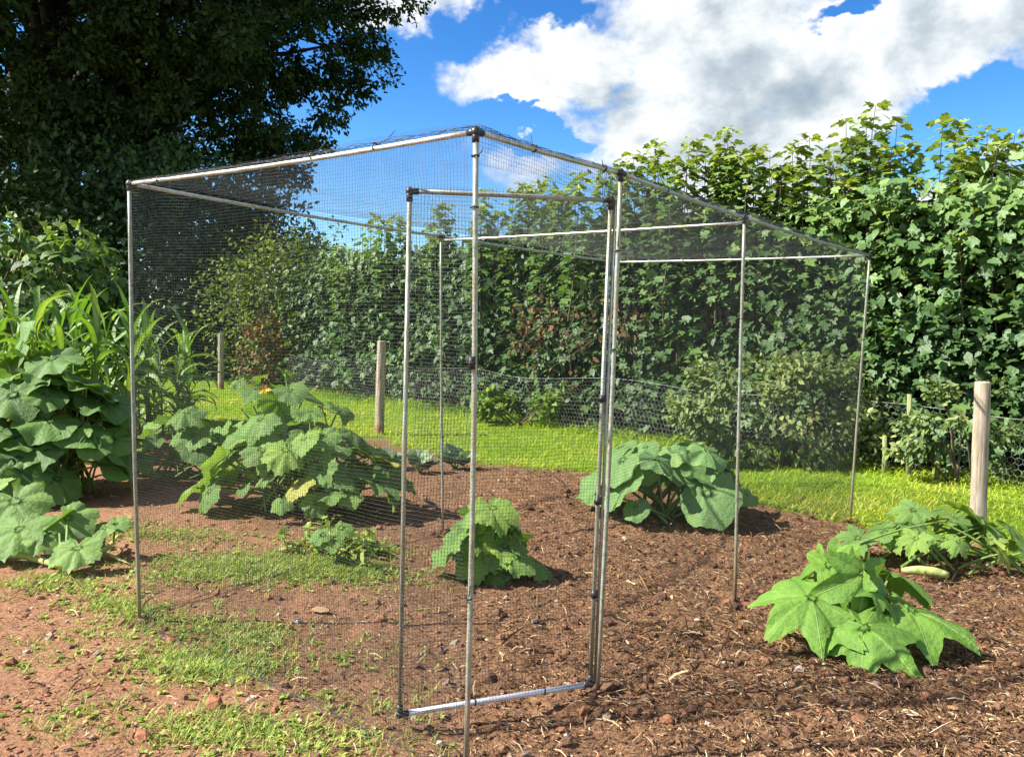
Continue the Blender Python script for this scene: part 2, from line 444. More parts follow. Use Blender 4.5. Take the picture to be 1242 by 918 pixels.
SYC = small_leaf([(0.04, 0.0), (0.30, 0.02), (0.46, 0.28), (0.28, 0.36), (0.40, 0.68), (0.16, 0.66), (0.02, 1.0)], 0.16, 0.22)
OAK = small_leaf([(0.02, 0.0), (0.30, 0.45), (0.05, 1.0)], 0.2, 0.2)
OVAL = small_leaf([(0.02, 0.0), (0.27, 0.28), (0.25, 0.6), (0.01, 1.0)], 0.2, 0.25)
HEART = small_leaf([(0.05, 0.0), (0.36, 0.02), (0.43, 0.32), (0.22, 0.72), (0.01, 1.0)], 0.14, 0.3)


def leaf_uvs(V):
    return V[:, :2] * 1.0 - [0, 0.0]


def rand_dirs(n): return unit(rng.normal(size=(n, 3)))


# ------------------------------------------------------------------ hedge (sycamore)
HA, HB = np.array([6.6, 5.9]), np.array([-4.7, 17.0])          # foot line of the hedge
HD = unit(HB - HA); HN = np.array([-0.707, -0.707])            # HN points to the garden
HL = np.linalg.norm(HB - HA)


def hedge_top(s):
    return 3.05 + 0.9 * fbm(s * 0.55, s * 0 + 3, 3, 61) - 0.15 * np.clip(s - 9, 0, 8) / 8


def leafy_stem(mbs, mbl, base, top, r0, node, size, seed_tone, wob=0.06, tipbright=0.5, start=0.15, outward=None, tmpl=SYC):
    n = max(6, int(np.linalg.norm(top - base) / 0.25))
    t = np.linspace(0, 1, n)
    P = base + (top - base) * t[:, None]
    P[1:, :2] += np.cumsum(rng.normal(0, wob * 0.3, (n - 1, 2)), 0)
    tube(mbs, P, r0 * (1 - 0.8 * t), 4, 0.5, cap=False)
    L = np.linalg.norm(top - base)
    k = int(L * (1 - start) / node)
    tt = start + (1 - start) * (np.arange(k) + 1.0) / k
    C = np.stack([np.interp(tt, t, P[:, a]) for a in range(3)], 1)
    az = rng.uniform(0, 6.28) + np.arange(k) * 1.57 + rng.normal(0, 0.3, k)
    pos, dr, nm, sz, tn = [], [], [], [], []
    for sgn in (0, math.pi):
        a = az + sgn
        hor = np.stack([np.cos(a), np.sin(a), 0 * a], 1)
        if outward is not None: hor = unit(hor + 0.35 * outward)
        pl = size * (0.55 + 0.5 * rng.random(k)) * (1.05 - 0.5 * tt)
        pos.append(C + hor * pl[:, None] + np.array([0, 0, 1.0]) * (pl * 0.35)[:, None])
        dr.append(hor + np.array([0, 0, -1.0]) * (rng.uniform(0.1, 0.9, k) * (1.1 - 0.7 * tt))[:, None])
        nm.append(np.array([0, 0, 1.0]) + 0.5 * hor + 0.35 * rng.normal(size=(k, 3)))
        sz.append(size * rng.uniform(0.75, 1.2, k) * (1.0 - 0.28 * tt ** 4))
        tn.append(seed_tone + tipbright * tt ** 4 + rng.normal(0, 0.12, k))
    kt = 6; at = rng.uniform(0, 6.28, kt); ht = np.stack([np.cos(at), np.sin(at), 0 * at], 1)
    pos.append(P[-1] + ht * 0.03 - np.array([0, 0, 1.0]) * rng.uniform(0, 0.08, kt)[:, None]); dr.append(ht + np.array([0, 0, 1.0]) * rng.uniform(-0.5, 0.9, kt)[:, None])
    nm.append(np.array([0, 0, 1.0]) - 0.3 * ht + 0.4 * rng.normal(size=(kt, 3))); sz.append(size * rng.uniform(0.45, 0.85, kt)); tn.append(seed_tone + tipbright + rng.normal(0, 0.08, kt))
    pos = np.concatenate(pos); dr = np.concatenate(dr); nm = np.concatenate(nm)
    scatter(mbl, tmpl[0], tmpl[1], pos, frames(dr, nm), np.concatenate(sz), np.clip(np.concatenate(tn), 0, 1))


hedge = empty('sycamore_hedge', (*(0.5 * (HA + HB) - HN * 0.8), 0))
tag(hedge, 'long bushy sycamore hedge with young shoots along the back of the grass', 'hedge')
ms, ml = MB(), MB()
ns = int(HL * 20)
for k in range(ns):
    s = (k + rng.random()) / ns * HL; w = rng.uniform(0.15, 1.9)
    q = HA + HD * s - HN * w
    h = hedge_top(s) - 0.35 + rng.normal(0, 0.16) - 0.25 * abs(w - 0.9)
    lean = HN * rng.uniform(-0.1, 0.35) + HD * rng.normal(0, 0.15)
    leafy_stem(ms, ml, np.array([*q, -0.05]), np.array([*(q + lean), h]), 0.018, 0.105, 0.18, 0.38, 0.08, 0.45, 0.05, np.array([*HN, 0]))
# outer face: sprays of leaves hanging over the front
nf = int(HL * 118)
s = rng.random(nf) * HL
zt = hedge_top(s)
z = 0.22 + rng.random(nf) ** 0.85 * (zt - 0.5)
bul = 0.30 * fbm(s * 1.3, z * 1.5, 3, 77) * 2.0
base = np.stack([*(HA[:, None] + HD[:, None] * s - HN[:, None] * (0.20 - bul + 0.10 * (z / 3) ** 2)), z], 1)
for k in range(9):
    off = rng.normal(0, 0.13, (nf, 3)) * [1, 1, 0.8]
    d = np.stack([np.full(nf, HN[0]), np.full(nf, HN[1]), np.full(nf, -0.7)], 1) + 0.7 * rng.normal(size=(nf, 3))
    nn = np.array([HN[0], HN[1], 0.9]) + 0.42 * rng.normal(size=(nf, 3))
    keep = vnoise(s * 2.2, z * 2.6, 91) > (0.13 + 0.12 * (z < 1.0))
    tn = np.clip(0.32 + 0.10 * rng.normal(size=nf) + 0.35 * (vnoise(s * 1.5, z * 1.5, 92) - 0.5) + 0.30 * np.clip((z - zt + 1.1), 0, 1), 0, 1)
    tq = SYC if k < 7 else OVAL
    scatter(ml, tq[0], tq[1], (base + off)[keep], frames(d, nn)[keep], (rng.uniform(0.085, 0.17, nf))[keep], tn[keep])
# the inside of the hedge: leaves coloured dark as shade, down to the ground
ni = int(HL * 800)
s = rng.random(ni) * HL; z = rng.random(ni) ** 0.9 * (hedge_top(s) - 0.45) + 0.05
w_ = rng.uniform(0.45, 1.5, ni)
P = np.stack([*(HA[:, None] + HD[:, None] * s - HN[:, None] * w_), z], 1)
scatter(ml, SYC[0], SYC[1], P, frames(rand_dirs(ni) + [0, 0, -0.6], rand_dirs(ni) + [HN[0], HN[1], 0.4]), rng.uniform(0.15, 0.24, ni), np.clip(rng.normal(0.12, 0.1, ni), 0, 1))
ms.build('stems', M['twig'], hedge); ml.build('foliage', M['sycamore'], hedge)
# tall leaders above the hedge
leaders = [(1062, 128, 9.3), (1036, 165, 9.5), (1095, 178, 9.2), (1146, 147, 9.0), (1178, 165, 8.9), (1240, 160, 8.6), (1215, 190, 8.7), (890, 158, 10.2), (926, 178, 10.0), (838, 178, 10.6), (800, 172, 10.8), (870, 190, 10.3), (990, 165, 9.8), (965, 180, 9.9), (760, 196, 11.2), (735, 205, 11.5), (640, 222, 12.8), (668, 215, 12.4), (700, 212, 12.0), (590, 232, 13.3), (540, 250, 14.2), (480, 262, 15.0)]
for (px, py, Yd) in leaders:
    t_ = gd(px, py, Yd)
    a, c = MB(), MB()
    for q in range(6):
        off = np.array([*rng.normal(0, 0.2, 2), -abs(rng.normal(0, 0.3))]) * (q > 0)
        b0 = t_ + off; b0[2] = 1.5; b0[:2] += rng.normal(0, 0.12, 2)
        leafy_stem(a, c, b0, t_ + off, 0.013, 0.062, 0.165, 0.5, 0.05, 0.5, 0.1)
    sh = a.build('shoot', M['twig'], hedge); c.build('shoot_leaves', M['sycamore'], sh)
# withered patches in the face of the hedge
md, mt = MB(), MB()
for (px, py, rx, rz, n) in [(655, 385, 0.30, 0.26, 90), (640, 418, 0.24, 0.22, 60), (745, 392, 0.30, 0.22, 70), (700, 430, 0.25, 0.2, 35)]:
    d_ = ray(px, py); Yd = 12.02 / (1 + d_[0])
    c_ = gd(px, py, Yd)
    P = c_ + rng.normal(size=(n, 3)) * np.array([rx, 0.16, rz]) * 0.8
    dd = rand_dirs(n) + [0, 0, -0.8]
    scatter(md, OVAL[0], OVAL[1], P, frames(dd, rand_dirs(n) + HN.tolist().__add__([0.3])), rng.uniform(0.05, 0.12, n), np.clip(rng.normal(0.5, 0.25, n), 0, 1))
    for q in range(n // 7):
        e = P[rng.integers(n)]; f2 = e + rng.normal(size=3) * [0.3, 0.12, 0.3]
        tube(md, [e, 0.5 * (e + f2) + rng.normal(0, 0.04, 3), f2], [0.006, 0.005, 0.002], 4, 0.6, mi=1, cap=False)
md.build('withered_sprays', [M['dead'], M['twig']], hedge)


# ------------------------------------------------------------------ bushes & trees
def bush(name, label, cat, c, r, n, leaf, mat, tmpl, tone, base_z=0.0, stems=5, clumps=None, group=None, hollow=0.5, clr=None, sph=0.55):
    root = empty(name, (c[0], c[1], base_z)); tag(root, label, cat, group)
    c = np.array(c, float); r = np.array(r, float)
    clumps = clumps or max(12, n // 70)
    d = rand_dirs(clumps); rad = (hollow + (1 - hollow) * rng.random(clumps) ** 0.6)
    cc = c + d * r * rad[:, None]
    cc = cc[cc[:, 2] > base_z + 0.15]
    m1, m2 = MB(), MB()
    per = n // len(cc)
    crad = clr or 0.22 * r.mean()
    for q in cc:
        k = int(per * rng.uniform(0.6, 1.4)) + 3
        dv = rng.normal(size=(k, 3)) * np.array([1, 1, 0.7]) * crad * sph
        P = q + dv
        out = unit(P - c)
        scatter(m2, tmpl[0], tmpl[1], P, frames(out + 0.8 * rng.normal(size=(k, 3)) + [0, 0, -0.3], unit(out + [0, 0, 0.8]) + 0.5 * rng.normal(size=(k, 3))),
                leaf * rng.uniform(0.7, 1.25, k), np.clip(tone + rng.normal(0, 0.14, k) + rng.normal(0, 0.12), 0, 1))
    for q in range(stems):
        e = cc[rng.integers(len(cc))]
        b0 = np.array([c[0] + rng.normal(0, 0.12 * r[0]), c[1] + rng.normal(0, 0.12 * r[1]), base_z - 0.05])
        mid = 0.5 * (b0 + e) + [0, 0, 0.15 * r[2]]
        tube(m1, [b0, mid, e], [0.03 * r.mean() / 1.2, 0.02 * r.mean() / 1.2, 0.006], 5, cap=False)
    m1.build('stems', M['twig'], root); m2.build('foliage', mat, root)
    return root


# oak on the left, far behind the beans
oak = empty('oak_tree', (-14.5, 24.5, 0))
tag(oak, 'huge dark broadleaf tree whose crown fills the upper left sky', 'tree')
mt = MB()
trunk = np.array([[-14.5, 24.5, -0.1], [-14.4, 24.5, 1.5], [-14.3, 24.4, 3.5], [-14.0, 24.4, 5.5], [-13.6, 24.3, 8], [-13.3, 24.2, 11], [-13, 24, 14]])
tube(mt, trunk, [0.85, 0.65, 0.58, 0.52, 0.4, 0.26, 0.1], 14)
oc, orr = np.array([-13.7, 24.3, 11.2]), np.array([9.7, 7.5, 7.6])
ends = []
for q in range(46):
    d = rand_dirs(1)[0]
    if d[2] < -0.6: d[2] *= -0.5
    if q < 16: d = unit(np.array([1.0, rng.normal(0, 0.45), rng.normal(-0.1, 0.4)]))
    s0 = rng.uniform(0.3, 0.85); st = np.array([np.interp(s0, np.linspace(0, 1, 7), trunk[:, a]) for a in range(3)])
    e = oc + d * orr * rng.uniform(0.7, 0.92)
    k = 8; t = np.linspace(0, 1, k)[:, None]
    P = st + (e - st) * t + np.array([0, 0, 1.0]) * (np.sin(t * math.pi) * rng.uniform(-0.3, 0.9)) + rng.normal(0, 0.16, (k, 3)) * t
    tube(mt, P, np.linspace(0.2, 0.025, k), 6, cap=False)
    ends.append(P[3:])
    for w in range(5):
        b0 = P[rng.integers(3, k)]; e2 = b0 + rng.normal(size=3) * [1.0, 1.0, 0.6]
        tube(mt, [b0, 0.5 * (b0 + e2) + rng.normal(0, 0.1, 3), e2], [0.035, 0.022, 0.008], 4, cap=False)
        ends.append(np.array([e2, 0.5 * (e2 + b0)]))
mt.build('trunk', M['bark'], oak)
mc = MB()
nl_ = 600
d = rand_dirs(nl_); d[:340, 1] = -np.abs(d[:340, 1]); d[:200, 0] = np.abs(d[:200, 0]); rad = 0.50 + 0.46 * rng.random(nl_) ** 0.5
lc = oc + d * orr * rad[:, None]
lc = np.concatenate([lc, np.concatenate(ends)[rng.integers(0, len(np.concatenate(ends)), 110)]])
lc = np.concatenate([lc, np.array([gd(px, py, 24.2) for (px, py) in [(355, 215), (325, 205), (295, 228), (440, 55), (452, 85), (450, 20), (425, 112), (398, 142), (372, 170), (340, 178), (405, 100), (300, 190), (250, 240), (200, 255), (260, 200)]])])
keep = (lc[:, 0] > -18) & (lc[:, 2] > 3.9) & (lc[:, 2] < 16.0) & (vnoise(lc[:, 0] * 0.8, lc[:, 2] * 0.8, 32) > 0.13)
lc = lc[keep]
cl, cd, ct = [], [], []
for q in lc:                                   # boughs: each a lumpy ball of leaf sprays
    k = 27; rb = rng.uniform(0.55, 1.1)
    dv = rand_dirs(k)
    cl.append(q + dv * np.array([1.15, 1.0, 0.62]) * rb * (0.35 + 0.6 * rng.random(k) ** 0.5)[:, None]); cd.append(dv); ct.append(np.full(k, rng.normal(0, 0.13)))
cl = np.concatenate(cl); cd = np.concatenate(cd); ct = np.concatenate(ct)
k = 15; N_ = len(cl) * k
P = np.repeat(cl, k, 0) + rng.normal(size=(N_, 3)) * [0.115, 0.115, 0.085]
od = np.repeat(cd, k, 0)
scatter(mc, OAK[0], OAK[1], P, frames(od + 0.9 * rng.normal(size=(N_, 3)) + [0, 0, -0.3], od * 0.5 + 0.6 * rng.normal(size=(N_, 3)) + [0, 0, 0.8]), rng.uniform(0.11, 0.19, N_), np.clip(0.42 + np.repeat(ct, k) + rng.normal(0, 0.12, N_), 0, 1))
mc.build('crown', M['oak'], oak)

# dark bushes in the shade of the big tree
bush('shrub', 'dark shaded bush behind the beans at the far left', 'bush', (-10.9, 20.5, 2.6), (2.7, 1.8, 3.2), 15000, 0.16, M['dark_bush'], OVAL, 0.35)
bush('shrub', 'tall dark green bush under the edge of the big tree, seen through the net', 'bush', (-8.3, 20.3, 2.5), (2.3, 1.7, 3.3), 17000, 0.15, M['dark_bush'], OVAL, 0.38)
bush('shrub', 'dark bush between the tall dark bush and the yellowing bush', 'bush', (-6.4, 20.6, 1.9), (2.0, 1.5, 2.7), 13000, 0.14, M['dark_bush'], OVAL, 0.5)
bush('elder_bush', 'yellowing loose bush at the left end of the sycamore hedge', 'bush', (-5.05, 17.9, 1.45), (1.45, 0.75, 1.85), 8500, 0.10, M['yellow_bush'], OVAL, 0.38, clumps=60, sph=1.0, clr=0.42, hollow=0.25)
bush('dock_plant', 'clump of withered orange brown weeds in the grass beside the furthest timber post', 'weed', (-5.2, 17.15, 0.55), (0.5, 0.35, 0.95), 1300, 0.075, M['dead'], OVAL, 0.75, stems=14, clumps=30, sph=0.9)
bush('bramble', 'pale leaved bramble thicket at the foot of the hedge behind the right net wall', 'bramble', (3.0, 8.55, 0.62), (1.35, 0.42, 0.62), 4200, 0.075, M['bramble'], OVAL, 0.55, stems=8)
bush('bramble', 'smaller pale bramble by the chicken wire beside the right fence post', 'bramble', (4.35, 7.7, 0.62), (0.7, 0.35, 0.6), 1000, 0.07, M['bramble'], OVAL, 0.45, stems=6)
bush('nettle', 'green nettle clump in the grass under the middle of the hedge', 'weed', (0.1, 11.75, 0.2), (1.0, 0.35, 0.4), 1300, 0.10, M['weed'], OVAL, 0.35, stems=10)


# ------------------------------------------------------------------ big squash-family leaves
def outline(kind, th, ph=0.0):
    a = np.abs(((th + math.pi) % (2 * math.pi)) - math.pi)            # 0 = tip, pi = stalk notch
    notch = 1 - 0.80 * np.exp(-((math.pi - a) / 0.30) ** 2)
    body = 0.80 + 0.20 * np.cos(a)
    lob = np.cos(a * 360 / 55.0)
    if kind == 'round':
        r = body * (1 + 0.035 * lob) * notch * (1 + 0.015 * np.sin(th * 19 + ph))
    elif kind == 'lobed':
        peak = np.clip(1 - np.abs(((a + math.radians(27.5)) % math.radians(55)) - math.radians(27.5)) / math.radians(27.5), 0, 1)
        lo = 1 + 0.22 * np.sin(np.round(th / math.radians(55)) * 2.3 + ph)
        r = body * (0.66 + 0.47 * lo * peak ** 1.2) * notch * (1 + 0.018 * np.sin(th * 29 + ph) + 0.015 * np.sin(th * 47))
    elif kind == 'cut':
        peak = np.clip(1 - np.abs(((a + math.radians(27.5)) % math.radians(55)) - math.radians(27.5)) / math.radians(27.5), 0, 1)
        r = body * (0.50 + 0.58 * np.sqrt(peak)) * notch * (1 + 0.075 * np.sin(th * 31 + ph))
    else:                                                                                          # toothed
        r = body * (1 + 0.09 * lob) * notch * (1 + 0.055 * np.sin(th * 27 + ph))
    return r


def big_leaf(mb, c, d, n, size, kind, tone, droop=0.35, pleat=0.07, ruffle=0.06, seg=66, rings=7, curl=0.0, keel=0.0):
    """c: stalk joint; d: tip direction; n: upper side"""
    ph = rng.uniform(0, 6.28)
    th = (np.arange(seg) + 0.5) * 2 * math.pi / seg
    Rr = outline(kind, th, ph) * size * 0.62
    fr = (np.arange(rings) + 1) / rings
    x = fr[:, None] * (Rr * np.sin(th))[None]; y = fr[:, None] * (Rr * np.cos(th))[None]
    rr = np.sqrt(x * x + y * y) / (size * 0.62)
    fold = np.abs(np.sin(th * 180 / 55.0))[None] * rr
    k1, k2 = rng.integers(3, 6), rng.integers(7, 11)
    z = size * 0.62 * (pleat * fold - droop * rr ** 2.2 * (0.65 + 0.35 * np.cos(th)[None]) + ruffle * rr ** 2 * (np.sin(th * k1 + ph) + 0.5 * np.sin(th * k2 + 2 * ph)) + curl * np.abs(np.sin(th))[None] * rr ** 1.5)
    z = z + size * 0.02 * (vnoise(x / size * 14 + ph * 9, y / size * 14, 3) - 0.5)
    z = z - keel * np.abs(x)
    V = np.concatenate([[[0, 0, 0]], np.stack([x, y, z], -1).reshape(-1, 3)])
    uv = np.concatenate([[[0, 0]], np.stack([x, y], -1).reshape(-1, 2) / (size * 0.62)])
    Mx = frames(np.array([d], float), np.array([n], float))[0]
    V = V @ Mx.T + np.asarray(c)
    V[:, 2] = np.maximum(V[:, 2], gh_smooth(V[:, 0], V[:, 1]) + 0.012)
    F4 = []
    i = np.arange(rings - 1)[:, None] * seg + 1; j = np.arange(seg)[None]; j2 = (j + 1) % seg
    F4 = np.stack([i + j2, i + j, i + seg + j, i + seg + j2], -1).reshape(-1, 4)
    jj = np.arange(seg)
    F3 = np.stack([0 * jj, 1 + jj, 1 + (jj + 1) % seg], -1)
    n0 = mb.n
    mb.add(V, F4, np.clip(tone + 0.06 * rng.normal(), 0, 1), uv)
    mb.f.setdefault((3, 0), []).append(F3[:, ::-1] + n0)


def stalk(mb, a, b, r0=0.009, r1=0.006, sag=0.0, tone=0.5):
    a = np.asarray(a, float); b = np.asarray(b, float)
    t = np.linspace(0, 1, 7)[:, None]
    P = a + (b - a) * t
    up = np.array([0, 0, 1.0]) * np.sin(t * math.pi) * (0.05 * np.linalg.norm(b - a)) * (1 - sag)
    tube(mb, P + up, np.linspace(r0, r1, 7), 6, tone, cap=False)


def leaf_child(root, mat, stems, basep, c, d, n, size, kind, tone, **kw):
    mb = MB(); big_leaf(mb, c, d, n, size, kind, tone, **kw)
    mb.build('leaf', mat, root)
    if basep is not None: stalk(stems, basep, np.asarray(c) - unit(n) * 0.010, 0.011 * (size / 0.3) ** 0.5, 0.006)


def squash(name, label, cat, c, rx, ry, h, n, size, kind, mat, tone=0.5, spread=0.12, droop=0.35, front=None, seg=66, low=0.12, **kw):
    """mound of leaves on stalks round c"""
    zb = float(gh_smooth(c[0], c[1]))
    root = empty(name, (c[0], c[1], zb)); tag(root, label, cat)
    st = MB()
    for k in range(n):
        f = math.sqrt((k + 0.5) / n); a = k * 2.39996 + rng.normal(0, 0.2)
        ox, oy = rx * f * math.cos(a), ry * f * math.sin(a)
        ox += rng.normal(0, 0.04); oy += rng.normal(0, 0.04)
        z = zb + low + (h - low) * (1 - f ** 2.3) * rng.uniform(0.62, 1.12) * (0.85 + 0.5 * float(vnoise(ox * 3.1 + c[0] * 7, oy * 3.1, 23))) + 0.03 * rng.normal()
        p_ = np.array([c[0] + ox, c[1] + oy, max(z, zb + 0.06)])
        od = unit(np.array([ox / rx + 0.15 * rng.normal(), oy / ry + 0.15 * rng.normal(), 0]) + 1e-3)
        dz = -0.25 - 0.9 * f * rng.random()
        nn = np.array([od[0] * 0.65 * f - 0.12, od[1] * 0.65 * f - 0.10, 1.0]) + rng.normal(0, 0.30, 3)
        od = unit(od + rng.normal(0, 0.35, 3) * [1, 1, 0])
        sz = size * rng.uniform(0.5, 1.2) * (1.0 if f < 0.9 else 0.85)
        bp = np.array([c[0] + rng.normal(0, spread * rx), c[1] + rng.normal(0, spread * ry), zb + 0.03])
        leaf_child(root, mat, st, bp, p_, od + [0, 0, dz], nn, sz, kind, min(0.93, tone + rng.normal(0, 0.17)), droop=droop * rng.uniform(0.3, 1.3), seg=seg, **{**dict(keel=rng.uniform(-0.35, 0.35), ruffle=rng.uniform(0.06, 0.13), pleat=rng.uniform(0.03, 0.11)), **kw})
    st.build('stems', M['stem'], root)
    return root


# 1. lime green squash in the right foreground: leaves placed one by one
c0 = gp(1050, 778)
fr = empty('squash_plant', (c0[0], c0[1], float(gh_smooth(c0[0], c0[1])))); tag(fr, 'lime green squash plant with pointed floppy leaves on bare mulch outside the cage', 'squash plant')
st = MB()
LV = [  # joint px, py, depth, tip dir, up dir, size, droop, fold along the midrib
    (985, 724, 3.58, (-0.95, -0.45, -0.30), (-0.05, -0.45, 1.0), 0.40, 0.30, 0.25),
    (1018, 674, 3.85, (-1.0, 0.10, 0.10), (-0.15, 0.2, 1.0), 0.34, 0.85, 0.1),
    (1004, 684, 3.70, (0.10, -0.35, -1.0), (-0.95, -0.40, 0.30), 0.36, 0.2, 0.35),
    (1048, 694, 3.60, (-0.10, -0.35, -1.0), (0.45, -1.0, 0.30), 0.38, 0.15, 0.35),
    (1044, 677, 3.80, (0.85, -0.30, -0.60), (0.45, 0.1, 1.0), 0.37, 0.45, 0.9),
    (1080, 694, 3.95, (1.0, -0.05, -0.34), (0.1, 0.45, 1.0), 0.33, 0.35, 0.3),
    (1104, 738, 3.60, (0.93, -0.45, -0.28), (0.25, -0.35, 1.0), 0.43, 0.20, 0.30),
    (1048, 760, 3.44, (0.55, -0.80, -0.30), (-0.20, -0.60, 1.0), 0.40, 0.30, 0.35),
    (1010, 756, 3.52, (-0.55, -0.6, -0.4), (-0.7, 0.1, 0.9), 0.26, 0.3, 0.5),
    (1094, 774, 3.54, (0.15, -0.6, -0.75), (0.7, -0.5, 0.6), 0.24, 0.3, 0.4),
    (975, 703, 3.95, (-1.0, 0.1, -0.15), (-0.1, -0.1, 1.0), 0.30, 0.4, 0.2),
    (1040, 690, 4.05, (-0.2, 0.9, -0.3), (0, 0.3, 1.0), 0.30, 0.3, 0.1),
    (1062, 715, 3.60, (0.7, -0.5, -0.6), (0.7, -0.2, 0.8), 0.22, 0.3, 0.4),
]
for (px, py, Yd, d, nn, sz, dr, kl) in LV:
    p_ = gd(px, py, Yd)
    leaf_child(fr, M['lime'], st, np.array([c0[0] + rng.normal(0, 0.03), c0[1] + 0.12 + rng.normal(0, 0.03), 0.03]), p_, np.array(d), np.array(nn), sz, 'lobed', 0.5 + rng.normal(0, 0.12), droop=dr * 1.2, pleat=0.12, ruffle=0.085, keel=kl, seg=99, rings=9)
st.build('stems', M['stem'], fr)

# 2. courgette by the right fence post
q = gp(1140, 688)
cg = squash('courgette_plant', 'deep cut courgette plant with a pale marrow in front of the right fence post', 'courgette plant', (q[0] + 0.05, q[1] + 0.1), 0.56, 0.30, 0.30, 24, 0.31, 'cut', M['courgette'], 0.6, 0.6, seg=99, low=0.12)
f_ = MB(); fc = gp(1122, 690, 0.045)
t = np.linspace(0, 1, 9); P = fc + np.outer(t - 0.5, [0.24, -0.08, 0.0]); P[:, 2] = gh_smooth(P[:, 0], P[:, 1]) + 0.034 + 0.01 * np.sin(t * 3.1)
tube(f_, P, 0.032 * np.sin(np.clip(t, 0.05, 0.95) * math.pi) ** 0.35 * (0.8 + 0.25 * t), 14)
f_.build('marrow', M['fruit'], cg)

# 3. blue-green pumpkin at the back of the cage
q = gp(815, 640)
pk = squash('pumpkin_plant', 'broad round leaved pumpkin plant inside the cage behind the open door post', 'pumpkin plant', (q[0] + 0.02, q[1] + 0.28), 0.60, 0.40, 0.58, 30, 0.40, 'round', M['pumpkin_blue'], 0.5, 0.25, low=0.2, droop=0.3, keel=0.12)

# 4. small squash in the middle of the cage
q = gp(592, 700)
squash('squash_plant', 'small crinkled squash plant on the bare soil in the middle of the cage', 'squash plant', (q[0], q[1] + 0.16), 0.27, 0.20, 0.38, 24, 0.25, 'toothed', M['courgette'], 0.60, 0.2, seg=72, low=0.10, ruffle=0.09)

# 5. big courgette mound left of the cage + the taller one behind + dark one
q = gp(360, 636)
squash('courgette_plant', 'wide mound of toothed courgette leaves just outside the left net wall', 'courgette plant', (q[0] - 0.06, q[1] + 0.40), 0.76, 0.46, 0.64, 84, 0.275, 'toothed', M['courgette'], 0.55, 0.3, seg=72, low=0.13, ruffle=0.08)
q = gd(325, 560, 7.7)
bk = squash('courgette_plant', 'taller courgette plant with one yellow flower behind the wide mound', 'courgette plant', (q[0], 7.75), 0.46, 0.40, 0.90, 22, 0.31, 'toothed', M['courgette'], 0.45, 0.3, seg=60, low=0.2)
fl = MB(); fc = gd(321, 472, 7.12)
for k in range(5):
    a = k * 2 * math.pi / 5
    d = np.array([math.cos(a), -0.6, math.sin(a)])
    V, F = small_leaf([(0.03, 0), (0.22, 0.4), (0.24, 0.7), (0.02, 1.0)], 0.3, 0.25)
    scatter(fl, V, F, fc[None], frames(d[None], np.array([[0, -1.0, 0.3]])), rng.uniform(0.045, 0.07), 0.5)
flo = fl.build('flower', M['petal'], bk)
fs = MB(); stalk(fs, [fc[0] + 0.12, 7.6, 0.05], fc + [0, 0.02, 0], 0.008, 0.005); fs.build('flower_stalk', M['stem'], bk)
squash('courgette_plant', 'low dark courgette plant between the sweetcorn and the wide mound', 'courgette plant', (gd(222, 545, 7.2)[0], 7.2), 0.55, 0.42, 0.50, 22, 0.30, 'toothed', M['courgette'], 0.22, 0.3, seg=60, low=0.12)

# 6. huge leaved pumpkin on the left edge
squash('pumpkin_plant', 'large dark pumpkin plant with plate sized leaves at the left edge', 'pumpkin plant', (-3.66, 6.35), 0.76, 0.5, 1.0, 88, 0.40, 'round', M['pumpkin'], 0.45, 0.3, low=0.2, droop=0.14, keel=0.05, ruffle=0.12, pleat=0.06)

# 7. pale trailing squash on the ground, left foreground
q = gp(70, 690)
vn = empty('squash_plant', (q[0], q[1], 0)); tag(vn, 'trailing squash with pale pleated leaves and thick yellow stems at the left edge', 'squash plant')
st = MB()
path = [gp(-60, 668, 0.05), gp(0, 672, 0.05), gp(30, 674, 0.05), gp(60, 682, 0.05), gp(84, 688, 0.04), gp(110, 676, 0.05), gp(135, 660, 0.06), gp(143, 650, 0.06)]
tube(st, path, [0.022, 0.022, 0.021, 0.020, 0.018, 0.016, 0.012, 0.008], 8, 0.95)
tube(st, [gp(84, 688, 0.04), gp(72, 694, 0.03), gp(60, 700, 0.02)], [0.014, 0.01, 0.005], 6, 0.9)
tube(st, [gp(120, 668, 0.05), gp(140, 676, 0.03), gp(158, 684, 0.02)], [0.012, 0.009, 0.004], 6, 0.95)
for (px, py, Yd, d, nn, sz, bp) in [
    (18, 607, 4.75, (0.5, -0.4, -0.35), (0.0, -0.55, 1.0), 0.34, (30, 674)), (24, 640, 4.55, (0.1, -0.9, -0.5), (-0.1, -0.7, 0.9), 0.33, (22, 673)),
    (-15, 600, 4.9, (-0.7, 0.2, -0.2), (-0.2, -0.5, 1.0), 0.36, (0, 672)), (50, 650, 4.5, (0.7, -0.35, -0.4), (0.15, -0.6, 1.0), 0.20, (40, 677)),
    (70, 632, 4.6, (-0.2, 0.4, -0.2), (-0.35, -0.6, 0.9), 0.22, (75, 686)), (82, 628, 4.62, (0.75, -0.2, -0.3), (0.3, -0.65, 0.9), 0.27, (80, 687)),
    (94, 664, 4.4, (0.15, -0.6, -0.25), (0.0, -0.45, 1.0), 0.26, (92, 688)), (128, 640, 4.65, (-0.5, -0.4, -0.2), (-0.2, -0.5, 1.0), 0.17, (125, 666)),
    (140, 636, 4.7, (0.6, 0.2, 0.1), (0.0, -0.6, 1.0), 0.14, (137, 660)), (-40, 650, 4.5, (-0.5, -0.6, -0.3), (-0.3, -0.5, 1.0), 0.3, (-20, 672))]:
    leaf_child(vn, M['pale_squash'], st, gp(*bp, 0.05), gd(px, py, Yd), np.array(d), np.array(nn), sz, 'toothed', 0.42 + rng.normal(0, 0.08), droop=0.25, pleat=0.13, ruffle=0.05)
st.build('stems', M['stem'], vn)


